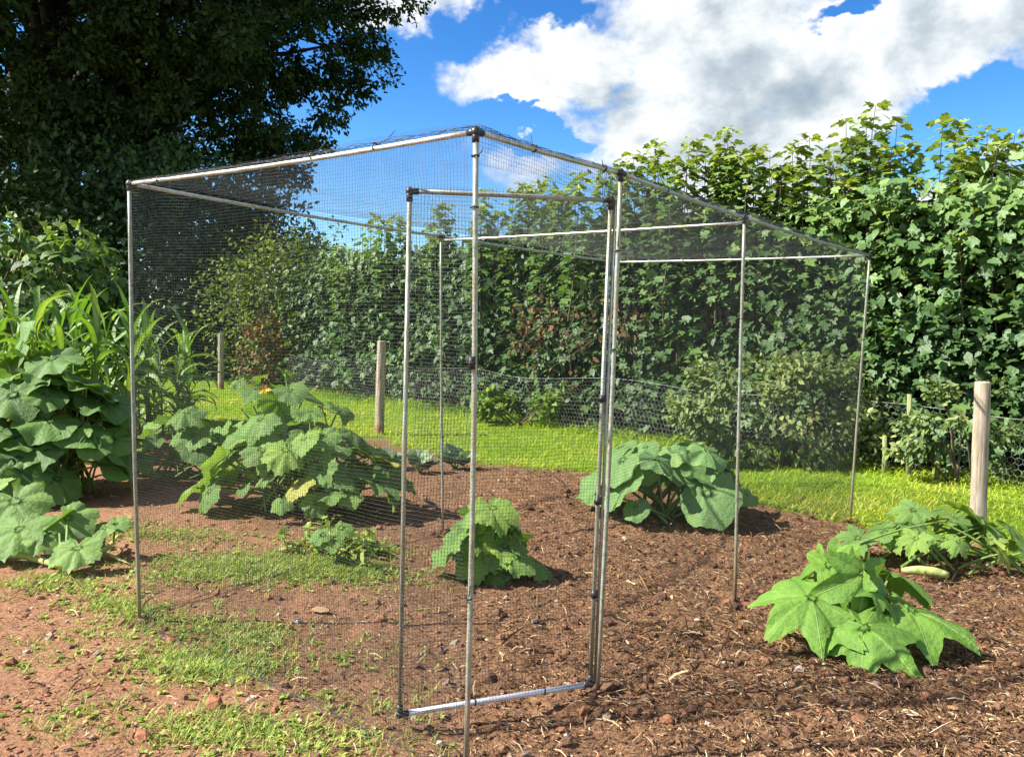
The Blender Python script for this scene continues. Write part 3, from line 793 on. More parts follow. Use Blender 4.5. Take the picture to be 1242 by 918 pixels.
# ------------------------------------------------------------------ runner beans
bn = empty('runner_bean', (-5.7, 10.1, 0)); tag(bn, 'dense mound of climbing beans behind the sweetcorn with curling tips', 'bean plants')
mf, mst, mca = MB(), MB(), MB()
bc, br = np.array([-5.95, 10.2, 1.2]), np.array([1.35, 0.85, 1.28])
for k in range(9):
    a = k * 0.7; b0 = np.array([bc[0] + 0.9 * br[0] * math.cos(a), bc[1] + 0.8 * br[1] * math.sin(a), -0.1])
    tube(mca, [b0, bc + [0.2 * math.cos(a), 0.1 * math.sin(a), 1.0]], 0.008, 6)
nb = 1500
d = rand_dirs(nb); d[:, 2] = np.abs(d[:, 2]) * 1.0 - 0.35
d = unit(d)
P = bc + d * br * (0.86 + 0.2 * rng.random(nb) + 0.34 * (vnoise(d[:, 0] * 4, d[:, 2] * 4, 8) - 0.5))[:, None]
P = P[P[:, 2] > 0.3]
for a in (-1.1, 0.0, 1.1):
    out = unit(P - bc)
    side = np.cross(out, [0, 0, 1.0])
    dd = out * 0.4 + side * math.sin(a) + np.array([0, 0, -0.75]) * (0.4 + math.cos(a)) + 0.25 * rng.normal(size=P.shape)
    nn = out + [0, 0, 0.75] + 0.28 * rng.normal(size=P.shape)
    V = HEART[0]
    scatter(mf, V, HEART[1], P + dd * 0.015, frames(dd, nn), rng.uniform(0.075, 0.155, len(P)), np.clip(rng.normal(0.38, 0.2, len(P)) + 0.6 * np.clip(P[:, 2] - 2.1, 0, 1), 0, 1))
for (px, py, hgt, wx) in [(78, 262, 0.45, 0.06), (100, 270, 0.3, 0.05), (12, 248, 0.45, -0.1), (106, 275, 0.28, 0.03), (140, 320, 0.2, 0.05), (60, 272, 0.25, -0.03)]:
    tip = gd(px, py, 9.9); t = np.linspace(0, 1, 12)
    Pp = tip - np.outer(1 - t, [wx, 0, hgt]) + np.stack([0.05 * np.sin(t * 5), 0 * t, 0.03 * np.sin(t * 4)], 1)
    tube(mst, Pp, np.linspace(0.007, 0.003, 12), 5, 0.8)
    k = 10; tt = rng.integers(2, 12, k)
    dd = rand_dirs(k) + [0, -0.3, -0.4]
    scatter(mf, HEART[0], HEART[1], Pp[tt] + 0.02 * rand_dirs(k), frames(dd, rand_dirs(k) + [-0.3, -0.5, 0.8]), rng.uniform(0.05, 0.11, k), np.clip(rng.normal(0.85, 0.1, k), 0, 1))
mf.build('foliage', M['bean'], bn); mst.build('tendrils', M['stem'], bn); mca.build('canes', M['cane'], bn)


# ------------------------------------------------------------------ sweetcorn
def corn(x, y, hgt, label):
    z0 = float(gh_smooth(x, y))
    root = empty('sweetcorn', (x, y, z0)); tag(root, label, 'sweetcorn', 'sweetcorn plants in the block left of the cage')
    s_, l_ = MB(), MB()
    lean = rng.normal(0, 0.05, 2)
    top = np.array([x + lean[0], y + lean[1], z0 + hgt * 0.86])
    tube(s_, [np.array([x, y, z0 - 0.03]), 0.5 * (np.array([x, y, z0]) + top), top], [0.014, 0.012, 0.005], 7, 0.35)
    nl = 13
    az0 = rng.uniform(0, 6.28)
    for k in range(nl):
        f = 0.12 + 0.88 * k / (nl - 1)
        b0 = np.array([x, y, z0]) + (top - np.array([x, y, z0])) * f
        a = az0 + (k % 2) * math.pi + rng.normal(0, 0.45)
        L = hgt * rng.uniform(0.36, 0.5) * (0.75 + 0.5 * math.sin(f * 2.6)); w = 0.035 * rng.uniform(0.8, 1.15)
        up0 = rng.uniform(0.9, 1.35) if f < 0.9 else 1.45
        bend = rng.uniform(2.0, 3.5) if f < 0.8 else rng.uniform(0.6, 2.4)
        m_ = 13; t = np.linspace(0, 1, m_)
        el = up0 - bend * t ** 1.4
        stp = L / (m_ - 1)
        hx = np.concatenate([[0], np.cumsum(np.cos(el[:-1]) * stp)]); hz = np.concatenate([[0], np.cumsum(np.sin(el[:-1]) * stp)])
        dirv = np.array([math.cos(a), math.sin(a)]); sd = np.array([-math.sin(a), math.cos(a), 0])
        C = b0 + np.stack([hx * dirv[0], hx * dirv[1], hz], 1)
        ww = w * np.minimum(1, 0.45 + 3.0 * t) * (1 - t ** 2.6) + 0.001
        tw = rng.normal(0, 0.9) * t
        N = np.stack([-np.sin(el) * dirv[0], -np.sin(el) * dirv[1], np.cos(el)], 1)
        S = sd[None] * np.cos(tw)[:, None] + N * np.sin(tw)[:, None]
        wave = 0.25 * np.sin(t * 14 + rng.uniform(0, 6))[:, None] * N
        V = np.stack([C - (S - 0.35 * N - wave) * ww[:, None], C, C + (S + 0.35 * N + wave) * ww[:, None]], 1).reshape(-1, 3)
        i = np.arange(m_ - 1)[:, None] * 3; j = np.arange(2)[None]
        F = np.stack([i + j, i + j + 1, i + 3 + j + 1, i + 3 + j], -1).reshape(-1, 4)
        tn = np.clip(rng.normal(0.4, 0.14), 0, 0.8)
        l_.add(V, F, np.tile([tn, min(1, tn + 0.4), tn], m_))
    s_.build('stalk', M['stem'], root); l_.build('leaves', M['corn'], root)


front = [(30, 8.0), (52, 8.3), (75, 7.9), (92, 8.4), (112, 8.0), (132, 8.25), (150, 7.9), (5, 8.2), (-25, 8.0), (62, 8.9), (100, 9.0), (25, 8.9), (140, 8.9), (45, 8.05), (120, 8.6), (84, 8.7), (10, 8.5), (160, 8.4), (68, 8.2)]
back = [(180, 8.8), (198, 9.2), (214, 8.8), (230, 9.2), (188, 9.7), (222, 9.7), (170, 9.3)]
for (px, Yd) in front:
    corn(gd(px, 500, Yd)[0], Yd, rng.uniform(1.2, 1.5), 'sweetcorn plant in the block behind the large dark pumpkin leaves')
for (px, Yd) in back:
    corn(gd(px, 500, Yd)[0], Yd, rng.uniform(1.15, 1.38), 'sweetcorn plant seen through the net at the left end of the cage')

# ------------------------------------------------------------------ young brassicas on the bed edge
for (px, py, Yd, lab, n, sz) in [(508, 560, 7.6, 'low young cabbage plant at the grass edge, left of the rear cage post', 9, 0.17), (552, 548, 7.9, 'upright grey green young cabbage plant at the grass edge', 9, 0.2), (470, 562, 7.8, 'young cabbage plant nearest the wide courgette mound', 8, 0.17)]:
    x, y = gd(px, py, Yd)[:2]
    root = empty('cabbage_plant', (x, y, 0)); tag(root, lab, 'cabbage plant')
    st = MB()
    for k in range(n):
        a = k * 2.4; el = rng.uniform(0.4, 1.2)
        d = np.array([math.cos(a) * math.cos(el), math.sin(a) * math.cos(el), math.sin(el)])
        c_ = np.array([x, y, 0.05]) + d * 0.10
        leaf_child(root, M['brassica'], st, np.array([x, y, 0.01]), c_, d, np.array([-d[0], -d[1], 1.0]), sz * rng.uniform(0.8, 1.2), 'toothed', rng.random(), droop=0.2, seg=30, rings=4)
    st.build('stems', M['stem'], root)

# ------------------------------------------------------------------ leafy weed clump by the grass patch
q = gp(405, 672)
wd = empty('weed_clump', (q[0], q[1], float(gh_smooth(q[0], q[1])))); tag(wd, 'clump of leafy green weeds with upright stems in front of the wide courgette mound', 'weed')
mf, mst = MB(), MB()
for k in range(46):
    b0 = q + np.array([rng.normal(0.05, 0.14), rng.normal(0, 0.09), 0]); b0[2] = gh_smooth(b0[0], b0[1])
    e = b0 + [rng.normal(0, 0.06), rng.normal(0, 0.05), rng.uniform(0.06, 0.2)]
    tube(mst, [b0, e], [0.003, 0.0015], 4, 0.5, cap=False)
    kk = 9; t = rng.random(kk)[:, None]
    dd = rand_dirs(kk) * [1, 1, 0.3]
    scatter(mf, OVAL[0], OVAL[1], b0 + (e - b0) * t, frames(dd, np.array([0, 0, 1.0]) + 0.4 * rng.normal(size=(kk, 3))), rng.uniform(0.035, 0.075, kk), np.clip(rng.normal(0.55, 0.15, kk), 0, 1))
big = gd(405, 640, 4.65)
leafm = MB()
for (px, py, d) in [(392, 648, (-0.9, -0.3, -0.2)), (412, 640, (0.9, -0.2, -0.1)), (402, 655, (0.2, -0.9, -0.3))]:
    c_ = gd(px, py, 4.66); big_leaf(leafm, c_, np.array(d), np.array([0, -0.5, 1.0]), 0.13, 'toothed', 0.6, seg=40, rings=4); stalk(mst, q, c_, 0.004, 0.003)
mf.build('foliage', M['weed'], wd); mst.build('stems', M['stem'], wd); leafm.build('broad_leaves', M['courgette'], wd)

# ------------------------------------------------------------------ timber posts
def post(px0, py0, px1, py1, rad, label):
    b0 = gp(px0, py0); t0 = gd(px1, py1, b0[1])
    root = empty('fence_post', b0); tag(root, label, 'fence post', 'round timber posts along the bed edge')
    n = 14; t = np.linspace(-0.12, 1, n)
    P = b0 + np.outer(t, t0 - b0)
    k = 16
    V, F = tube_arrays(P, rad * (1.03 - 0.06 * t), k)
    V += rng.normal(0, 0.0012, V.shape)
    mb_ = MB(); mb_.add(V, F)
    top = V[-k:]; cen = top.mean(0)
    ring = cen + (top - cen) * 0.93 + [0, 0, 0.006]
    mb_.add(np.concatenate([top, ring]), np.stack([np.arange(k), (np.arange(k) + 1) % k, k + (np.arange(k) + 1) % k, k + np.arange(k)], 1))
    mb_.add(ring, np.arange(k)[None])
    mb_.build('timber', M['post_wood'], root)
    nl = MB()
    for zf in (0.62, 0.9):
        c_ = b0 + (t0 - b0) * zf + [-0.01, -rad, 0]
        tube(nl, [c_ + [-0.012, 0.0, 0], c_ + [-0.012, -0.006, 0], c_ + [0.012, -0.006, 0], c_ + [0.012, 0, 0]], 0.0016, 5)
    nl.build('staples', M['wire'], root)


post(1185, 662, 1192, 464, 0.051, 'thick pale timber post standing clear at the right behind the courgette')
post(460, 527, 463, 414, 0.058, 'timber post seen through the net behind the wide courgette mound')
post(268, 472, 268, 405, 0.060, 'grey timber post furthest back, beside the sweetcorn')

# ------------------------------------------------------------------ chicken wire along the hedge foot
FA, FB = np.array([6.2, 5.75]), np.array([-4.6, 16.6])
fd = unit(FB - FA); FL = np.linalg.norm(FB - FA)
cw = empty('wire_fence', (*FA, 0)); tag(cw, 'low sagging chicken wire fence with hexagon mesh along the foot of the hedge', 'wire fence')
wv = MB()
hx, hy = 0.062, 0.054
segs = []
nu, nv = int(FL / hx), 13
zlow = 0.02
for a in range(nu):
    for b_ in range(nv):
        u0 = a * hx + (b_ % 2) * hx / 2; z0 = zlow + b_ * hy
        segs.append((u0, z0, u0 + hx / 2, z0 + hy * 0.36)); segs.append((u0 + hx / 2, z0 + hy * 0.36, u0 + hx, z0))
        segs.append((u0 + hx / 2, z0 + hy * 0.36, u0 + hx / 2, z0 + hy))
S = np.array(segs)


def fpos(u, z):
    sag = 0.03 * np.sin(u * 2.1) + 0.05 * fbm(u * 0.8, u * 0, 2, 88)
    dep = 0.05 * np.sin(u * 1.3 + z * 4) + 0.03 * np.sin(u * 3.7)
    g = FA[:, None] + fd[:, None] * u + HN[:, None] * dep
    return np.stack([g[0], g[1], z * (1.0 + sag) + sag * 0.5], 1)


A = fpos(S[:, 0], S[:, 1]); B = fpos(S[:, 2], S[:, 3]); T = unit(B - A)
U = np.cross(T, np.array([*HN, 0])); U = unit(U); Vv = np.array([*HN, 0])
r_ = 0.0013
ring = [U * 1.0, -0.5 * U + 0.87 * Vv, -0.5 * U - 0.87 * Vv]
VV = np.stack([A + r_ * ring[0], A + r_ * ring[1], A + r_ * ring[2], B + r_ * ring[0], B + r_ * ring[1], B + r_ * ring[2]], 1)
FF = np.array([[0, 1, 4, 3], [1, 2, 5, 4], [2, 0, 3, 5]])
wv.add(VV.reshape(-1, 3), (FF[None] + (np.arange(len(A)) * 6)[:, None, None]).reshape(-1, 4))
wv.build('wire_mesh', M['wire'], cw)
lw = MB(); u = np.linspace(0, FL, 120)
tube(lw, fpos(u, np.full(120, zlow + nv * hy)), 0.0022, 5)
lw.build('line_wire', M['wire'], cw)
for (px, py0, py1) in [(1102, 575, 478), (1072, 578, 528), (1136, 582, 548)]:
    d_ = ray(px, py0); Yd = 11.88 / (1 + d_[0])
    c_ = gd(px, py0, Yd); t_ = gd(px + 1, py1, Yd)
    s_ = MB(); b0 = c_.copy(); b0[2] = -0.05
    tube(s_, [b0, 0.5 * (b0 + t_) + [0.008, 0, 0], t_], [0.028, 0.026, 0.022], 9)
    s_.build('stake', M['mossy'], cw)

# ------------------------------------------------------------------ fruit cage
pts = dict(F=gp(577, 160, 2.0), L=gp(157, 223, 2.0), D=gp(753, 210, 2.0), R=gp(903, 264, 2.0), C=gp(1055, 310, 2.0), M=gp(535, 287, 2.0), B=gp(747, 318, 2.0))
feet = dict(F=gd(565, 918, pts['F'][1]), L=gd(170, 757, pts['L'][1]), R=gd(892, 720, pts['R'][1]), C=gd(1030, 645, pts['C'][1]), M=gd(538, 632, pts['M'][1]))
feet['D'] = gd(724, 829, pts['D'][1]); feet['B'] = np.array([pts['B'][0], pts['B'][1], 0.0])
for k in feet: feet[k] = np.array([feet[k][0], pts[k][1], float(gh_smooth(feet[k][0], feet[k][1])) - 0.06])
cage = empty('fruit_cage', (pts['F'][0], pts['F'][1], 0))
tag(cage, 'walk-in fruit cage of thin metal poles covered in fine dark netting', 'fruit cage')
RP = 0.0088
for k in 'FLDRCMB':
    a, b_ = feet[k], pts[k]
    n = 9; t = np.linspace(0, 1, n)
    bow = 0.006 * np.sin(t * math.pi)[:, None] * rng.normal(size=(1, 3)) * [1, 1, 0]
    mbp = MB(); tube(mbp, a + (b_ - a) * t[:, None] + bow, RP, 12); mbp.build('post', M['alu_post'], cage)
for a, b_ in ('LF', 'FD', 'DR', 'RC', 'LM', 'MB', 'BC', 'MR'):
    n = 11; t = np.linspace(0, 1, n)
    P = pts[a] + (pts[b_] - pts[a]) * t[:, None]
    P[:, 2] -= np.sin(t * math.pi) * rng.uniform(0.003, 0.014)
    if (a, b_) == ('M', 'R'): P[:, 2] -= 0.026
    mbp = MB(); tube(mbp, P, RP * (0.8 if (a, b_) == ('M', 'R') else 1), 12)
    mbp.build('cross_rail' if (a, b_) == ('M', 'R') else 'top_rail', M['alu'], cage)
for k in 'FLDRCMB':
    mbp = MB(); c_ = pts[k]
    blob(mbp, c_, 0.0155 if k in 'FDL' else 0.014, seg=12, rings=9)
    tube(mbp, [c_ - [0, 0, 0.032], c_], 0.0112, 12)
    tube(mbp, [c_, c_ + [0, 0, 0.016]], [0.010, 0.008], 10)
    for a, b_ in ('LF', 'FD', 'DR', 'RC', 'LM', 'MB', 'BC'):
        if k in (a, b_):
            e = pts[b_ if k == a else a]; dd = unit(e - c_)
            tube(mbp, [c_, c_ + dd * 0.03], 0.0112, 12)
    mbp.build('corner_connector', M['black'], cage)


# netting: every thread is a fine tube
RT = 0.00042
CELL = 0.0128


def threads(mb, Pg, N, r=RT):
    r = r * (0.65 if Pg[0, 0, 2] > 1.95 and Pg[-1, -1, 2] > 1.95 else 1.0)
    """Pg: (n threads, m points, 3)"""
    n, m_, _ = Pg.shape
    T = np.gradient(Pg, axis=1); T = unit(T)
    N = unit(np.broadcast_to(N, Pg.shape)); S_ = unit(np.cross(T, N)); N2 = np.cross(S_, T)
    k = 4
    an = np.arange(k) * 2 * math.pi / k + 0.4
    V = Pg[:, :, None] + r * (np.cos(an)[None, None, :, None] * S_[:, :, None] + np.sin(an)[None, None, :, None] * N2[:, :, None])
    base = (np.arange(n) * m_ * k)[:, None, None] + (np.arange(m_ - 1) * k)[None, :, None]
    j = np.arange(k)[None, None]; j2 = (j + 1) % k
    F = np.stack([base + j, base + j2, base + k + j2, base + k + j], -1).reshape(-1, 4)
    mb.add(V.reshape(-1, 3), F)


def net_panel(name, A0, A1, z0, z1, parent, out, amp=0.012, top_crinkle=0.0, seed=0, bulge=0.0, toplift=0.0, B0=None, B1=None, step=0.05):
    """net hanging from A0-A1 at height z1 to the ground line B0-B1 at z0"""
    A0 = np.array(A0, float); A1 = np.array(A1, float)
    B0 = A0 if B0 is None else np.array(B0, float); B1 = A1 if B1 is None else np.array(B1, float)
    L = np.linalg.norm((A1 - A0)[:2]); Hh = z1 - z0
    out = np.array([*unit(out), 0.0])

    def surf(u, v):      # u 0..L along, v 0..H up
        uu = u + 0.012 * np.sin(v * 5 + seed) + 0.062 * fbm(u * 2.1 + seed, v * 1.7, 3, 50 + seed)
        vv = v + 0.07 * fbm(u * 1.5 + seed * 3, v * 1.6, 3, 70 + seed) * (v > 0) - 0.010 * np.sin(u * 2.2 + seed) * (1 - v / Hh)
        s = np.clip(uu / L, -0.004, 1.004); h = v / Hh
        g = (A0[:2] + np.multiply.outer(s, (A1 - A0)[:2])) * h[..., None] + (B0[:2] + np.multiply.outer(s, (B1 - B0)[:2])) * (1 - h)[..., None]
        edge = np.sin(np.clip(s, 0, 1) * math.pi)
        nrm = amp * 2 * fbm(u * 1.6 + seed, v * 1.1, 3, 90 + seed) + bulge * edge * np.sin(h * math.pi)
        cr = np.exp(-((Hh - v) / 0.22) ** 2)
        nrm = nrm + top_crinkle * cr * 2 * fbm(u * 16 + seed, v * 11, 2, 33 + seed)
        vv = vv + top_crinkle * cr * 1.3 * fbm(u * 9, v * 9, 2, 35 + seed)
        zz = z0 + np.clip(vv, 0, Hh + 0.02) + toplift * edge * np.exp(-((Hh - v) / 0.1) ** 2)
        P = np.concatenate([g, zz[..., None]], -1) + out * (0.017 + nrm)[..., None]
        return P

    mb_ = MB()
    us = np.arange(0, L + 1e-6, CELL); vs = np.linspace(0, Hh, int(Hh / step) + 2)
    U_, V_ = np.meshgrid(us, vs, indexing='ij'); threads(mb_, surf(U_, V_), out)
    vs = np.arange(0, Hh + 1e-6, CELL); us = np.linspace(0, L, int(L / step) + 2)
    V_, U_ = np.meshgrid(vs, us, indexing='ij'); threads(mb_, surf(U_, V_), out)
    return mb_.build(name, M['net'], parent)


def perp(a, b_, away):
    d = unit((b_ - a)[:2]); n = np.array([-d[1], d[0]])
    return n if np.dot(n, a[:2] - away[:2]) > 0 else -n


cen = 0.25 * (pts['F'] + pts['L'] + pts['C'] + pts['B'])
for name, a, b_, sd, tc in (('F', 'L', 'F', 1, 0.010), ('D', 'D', 'C', 2, 0.003), ('C', 'C', 'B', 3, 0.003), ('L', 'B', 'L', 4, 0.005)):
    net_panel('side_net', pts[a], pts[b_], 0.0, 2.0, cage, perp(pts[a], pts[b_], cen), 0.024, tc * 1.8, sd, 0.018, B0=feet[a], B1=feet[b_])
net_panel('side_net', pts['F'], pts['D'], 1.90, 2.0, cage, perp(pts['F'], pts['D'], cen), 0.004, 0.004, 7)
# roof net
mbn = MB()
F_, L_, C_, B_ = pts['F'], pts['L'], pts['C'], pts['B']
La, Lb = np.linalg.norm(C_ - F_), np.linalg.norm(L_ - F_)


def roof(a, b_):
    s = np.clip(a / La, 0, 1); t = np.clip(b_ / Lb, 0, 1)
    P = F_ * ((1 - s) * (1 - t))[..., None] + C_ * (s * (1 - t))[..., None] + L_ * ((1 - s) * t)[..., None] + B_ * (s * t)[..., None]
    sag = np.sin(np.clip(t, 0, 1) * math.pi) * np.abs(np.sin(s * 2 * math.pi)) ** 0.7
    z = 0.016 - 0.022 * sag + 0.02 * fbm(a * 2.5, b_ * 2.5, 3, 12) + 0.03 * np.exp(-((a / 0.1) ** 2)) * (0.5 + fbm(b_ * 5, b_ * 0, 2, 9)) * np.exp(-((b_ - 0.25) / 0.5) ** 2)
    wob = 0.02 * fbm(a * 3, b_ * 3, 2, 14)
    P = P.copy(); P[..., 2] += z; P[..., 0] += wob; P[..., 1] += 0.02 * fbm(a * 3, b_ * 3, 2, 15)
    return P


RC = 0.0155
a_ = np.arange(0, La, RC); b_ = np.linspace(0, Lb, 44)
A_, Bm = np.meshgrid(a_, b_, indexing='ij'); threads(mbn, roof(A_, Bm), np.array([0, 0, 1.0]))
b_ = np.arange(0, Lb, RC); a_ = np.linspace(0, La, 90)
Bm, A_ = np.meshgrid(b_, a_, indexing='ij'); threads(mbn, roof(A_, Bm), np.array([0, 0, 1.0]))
mbn.build('roof_net', M['net'], cage)
# loose hem of roof net rolled over the front rails, tie ends
hem = MB()
for a, b2 in (('L', 'F'), ('F', 'D'), ('D', 'C')):
    dd = pts[b2] - pts[a]; n = 130; t = np.linspace(0, 1, n)
    o2 = np.array([*perp(pts[a], pts[b2], cen), 0])
    for q in range(5):
        ph = rng.uniform(0, 6); hh = rng.uniform(0.010, 0.024)
        lift = 0.5 + 0.9 * np.clip((t - 0.55) if a == 'L' else (0.4 - t) if a == 'F' else 0 * t, 0, 1) * 2
        P = pts[a] + dd * t[:, None] + o2 * (0.012 * np.sin(t * np.linalg.norm(dd) * 33 + ph))[:, None]
        P[:, 2] += hh * lift * (0.75 + 0.6 * fbm(t * 30 + q * 3, t * 0, 2, q))
        tube(hem, P, 0.0008, 4, cap=False)
hem.build('net_hem', M['net'], cage)
hem = MB()
for a, b2 in (('L', 'F'), ('D', 'C'), ('C', 'B'), ('B', 'L')):
    dd = feet[b2] - feet[a]; n = 110; t = np.linspace(0, 1, n); o2 = np.array([*perp(pts[a], pts[b2], cen), 0])
    for q in range(7):
        P = feet[a] + dd * t[:, None] + o2 * (0.02 + 0.05 * rng.random() + 0.05 * fbm(t * 14 + q * 5, t * 0, 3, 60 + q))[:, None]
        P[:, 2] = gh(P[:, 0], P[:, 1]) + 0.008 + 0.05 * np.clip(fbm(t * 18 + q * 2, t * 0, 3, 70 + q) + 0.12, 0, 1)
        tube(hem, P, 0.0007, 4, cap=False)
hem.build('ground_hem', M['net'], cage)


def tie(c_, axis_, rad, tail=0.05):
    mbp = MB(); axis_ = unit(axis_)
    x = unit(np.cross(axis_, [0.3, 0.5, 0.81])); y = np.cross(axis_, x)
    an = np.linspace(0, 2 * math.pi, 15)
    tube(mbp, c_ + rad * (np.outer(np.cos(an), x) + np.outer(np.sin(an), y)), 0.0028, 5)
    tl = unit(rng.normal(size=3) + [0, -0.6, 0.3])
    tube(mbp, [c_ + tl * rad, c_ + tl * (rad + tail * 0.6), c_ + tl * (rad + tail) + [0, 0, 0.01]], [0.002, 0.0016, 0.001], 5)
    mbp.build('cable_tie', M['black'], cage)


for k, fs in (('F', (0.30, 0.66, 0.89, 0.965)), ('R', (0.4, 0.75)), ('D', (0.68, 0.86)), ('L', (0.78, 0.5)), ('M', (0.6, 0.35)), ('C', (0.7,))):
    for f in fs: tie(feet[k] + (pts[k] - feet[k]) * f, pts[k] - feet[k], RP + 0.003)
for a, b2, fs in (('L', 'F', (0.12, 0.62, 0.78)), ('F', 'D', (0.35, 0.86)), ('D', 'R', (0.3,)), ('B', 'C', (0.3, 0.7))):
    for f in fs: tie(pts[a] + (pts[b2] - pts[a]) * f, pts[b2] - pts[a], RP + 0.004, 0.07)
mbp = MB(); c_ = feet['F'] + (pts['F'] - feet['F']) * 0.66
tube(mbp, [c_ - [0, 0, 0.02], c_ + [0, 0, 0.02]], RP + 0.003, 12); mbp.build('tape_wrap', M['black'], cage)

# the door, standing open inwards
dbl, dbr = gp(485, 866, 0.035), gp(716, 829, 0.035)
dtl, dtr = gd(497, 232, dbl[1]), gd(741, 243, dbr[1])
mbp = MB()
for a, b2 in ((dbl, dtl), (dbr, dtr), (dtl, dtr)):
    tube(mbp, [a, 0.5 * (a + b2) + rng.normal(0, 0.002, 3), b2], 0.0082, 12)
door = mbp.build('door', M['alu_post'], cage)
mbp = MB(); tube(mbp, [dbl, 0.5 * (dbl + dbr), dbr], 0.0105, 12); mbp.build('bottom_bar', M['alu_bright'], door)
mbp = MB(); tube(mbp, [dbr + [0.018, 0.004, 0.0], dtr + [0.018, 0.004, 0.0]], 0.006, 8); mbp.build('hinge_rod', M['alu_post'], door)
for c_ in (dbl, dbr, dtl, dtr):
    mbp = MB(); blob(mbp, c_, 0.0145, seg=10, rings=8)
    up = 0.035 if c_[2] < 1 else -0.035
    tube(mbp, [c_, c_ + [0, 0, up]], 0.0108, 10)
    oth = {0: dbr, 1: dbl, 2: dtr, 3: dtl}[[id(z) for z in (dbl, dbr, dtl, dtr)].index(id(c_))]
    tube(mbp, [c_, c_ + unit(oth - c_) * 0.03], 0.0112, 10)
    mbp.build('corner_connector', M['black'], door)
net_panel('door_net', dtl, dtr, 0.04, 1.87, door, np.array([-0.3, 0.95]) * -1, 0.008, 0.003, 9, 0.01, B0=dbl, B1=dbr)
for (px, py) in ((733, 478), (727, 602), (722, 717)):
    f = 1 - (py - 243) / (829 - 243.0)
    c_ = dbr + (dtr - dbr) * f; e = feet['D'] + (pts['D'] - feet['D']) * f
    mbp = MB(); dd = unit(e - c_); dd[2] = 0
    tube(mbp, [c_ - dd * 0.016, c_ + dd * 0.04], 0.012, 10); tube(mbp, [c_ - [0, 0, 0.014], c_ + [0, 0, 0.014]], 0.0125, 10)
    mbp.build('hinge_clip', M['black'], door)
for f in (0.37, 0.74):
    mbp = MB(); c_ = dbl + (dbr - dbl) * f; dd = unit(dbr - dbl)
    tube(mbp, [c_ - dd * 0.003, c_ + dd * 0.003], 0.0122, 10); mbp.build('door_tie', M['black'], door)

# ------------------------------------------------------------------ ground litter
def seen(x, y, pad=0.15):
    a = x / y
    return (np.abs(a) < 0.63 + pad) & (y > 2.0)


def ground_pts(n, ymin, ymax, power=1.0, xr=0.9):
    y = ymin * (ymax / ymin) ** (rng.random(n) ** power)
    x = rng.uniform(-xr, xr, n) * y
    return x, y


# mulch bits: chips, straw, leaf scraps
mbm = MB()
n = 190000
x, y = ground_pts(n, 2.2, 9.0, 0.9)
leftw = np.clip(0.30 + (x + 0.45 * (4.5 - y) * -0.2 + 0.25) * 0.75, 0.13, 1)
keep = (bed(x, y) > 0.4) & (rng.random(n) < leftw * (0.55 + 0.9 * vnoise(x * 2.5, y * 2.5, 4)))
x, y = x[keep], y[keep]; n = len(x)
P = np.stack([x, y, gh(x, y) + rng.uniform(0.0, 0.016, n)], 1)
az = rng.uniform(0, 6.28, n)
d = np.stack([np.cos(az), np.sin(az), rng.normal(0.08, 0.35, n)], 1)
nn = np.array([0, 0, 1.0]) + 0.6 * rng.normal(size=(n, 3))
chip = small_leaf([(0.10, 0.0), (0.22, 0.35), (0.16, 0.8), (0.05, 1.0)], 0.3, 0.35)
straw = (np.array([[-0.035, 0, 0], [0.035, 0, 0], [-0.04, 0.5, 0.09], [0.04, 0.5, 0.09], [-0.02, 1, 0.0], [0.02, 1, 0.0], [0, 0, 0.06], [0, 0.5, 0.15], [0, 1, 0.03]]), np.array([[0, 6, 7, 2], [6, 1, 3, 7], [2, 7, 8, 4], [7, 3, 5, 8]]))
isst = rng.random(n) < 0.36
tn = np.clip(rng.beta(1.05, 1.6, n) + 0.08 * (x < 0), 0, 1)
Mx = frames(d, nn)
q = ~isst
scatter(mbm, chip[0], chip[1], P[q], Mx[q], (rng.gamma(2.0, 0.0040, n) + 0.004)[q], tn[q])
q = isst
scatter(mbm, straw[0], straw[1], P[q], Mx[q], (rng.gamma(2.2, 0.010, n) + 0.010)[q], np.clip(tn[q] + 0.12, 0, 1))
o = mbm.build('mulch', M['mulch'], smooth=False); tag(o, 'brown mulch of bark chips and straw scattered over the bed', 'mulch', kind='stuff')

# clods
ico = []
t = (1 + 5 ** 0.5) / 2
IV = unit(np.array([[-1, t, 0], [1, t, 0], [-1, -t, 0], [1, -t, 0], [0, -1, t], [0, 1, t], [0, -1, -t], [0, 1, -t], [t, 0, -1], [t, 0, 1], [-t, 0, -1], [-t, 0, 1]], float))
IF = np.array([[0, 11, 5], [0, 5, 1], [0, 1, 7], [0, 7, 10], [0, 10, 11], [1, 5, 9], [5, 11, 4], [11, 10, 2], [10, 7, 6], [7, 1, 8], [3, 9, 4], [3, 4, 2], [3, 2, 6], [3, 6, 8], [3, 8, 9], [4, 9, 5], [2, 4, 11], [6, 2, 10], [8, 6, 7], [9, 8, 1]])


def lumps(mb, n, x, y, size, tone, sink=0.3):
    for s in range(4):
        sel = np.arange(n) % 4 == s
        V = IV * (1 + 0.45 * (rng.random((12, 1)) - 0.5)) * [1, 0.8, 0.6]
        k = sel.sum(); d = rand_dirs(k) * [1, 1, 0.3]; nn = np.array([0, 0, 1.0]) + 0.35 * rng.normal(size=(k, 3))
        P = np.stack([x[sel], y[sel], gh(x[sel], y[sel]) + size[sel] * (0.5 - sink)], 1)
        scatter(mb, V, IF, P, frames(d, nn), size[sel], tone[sel])


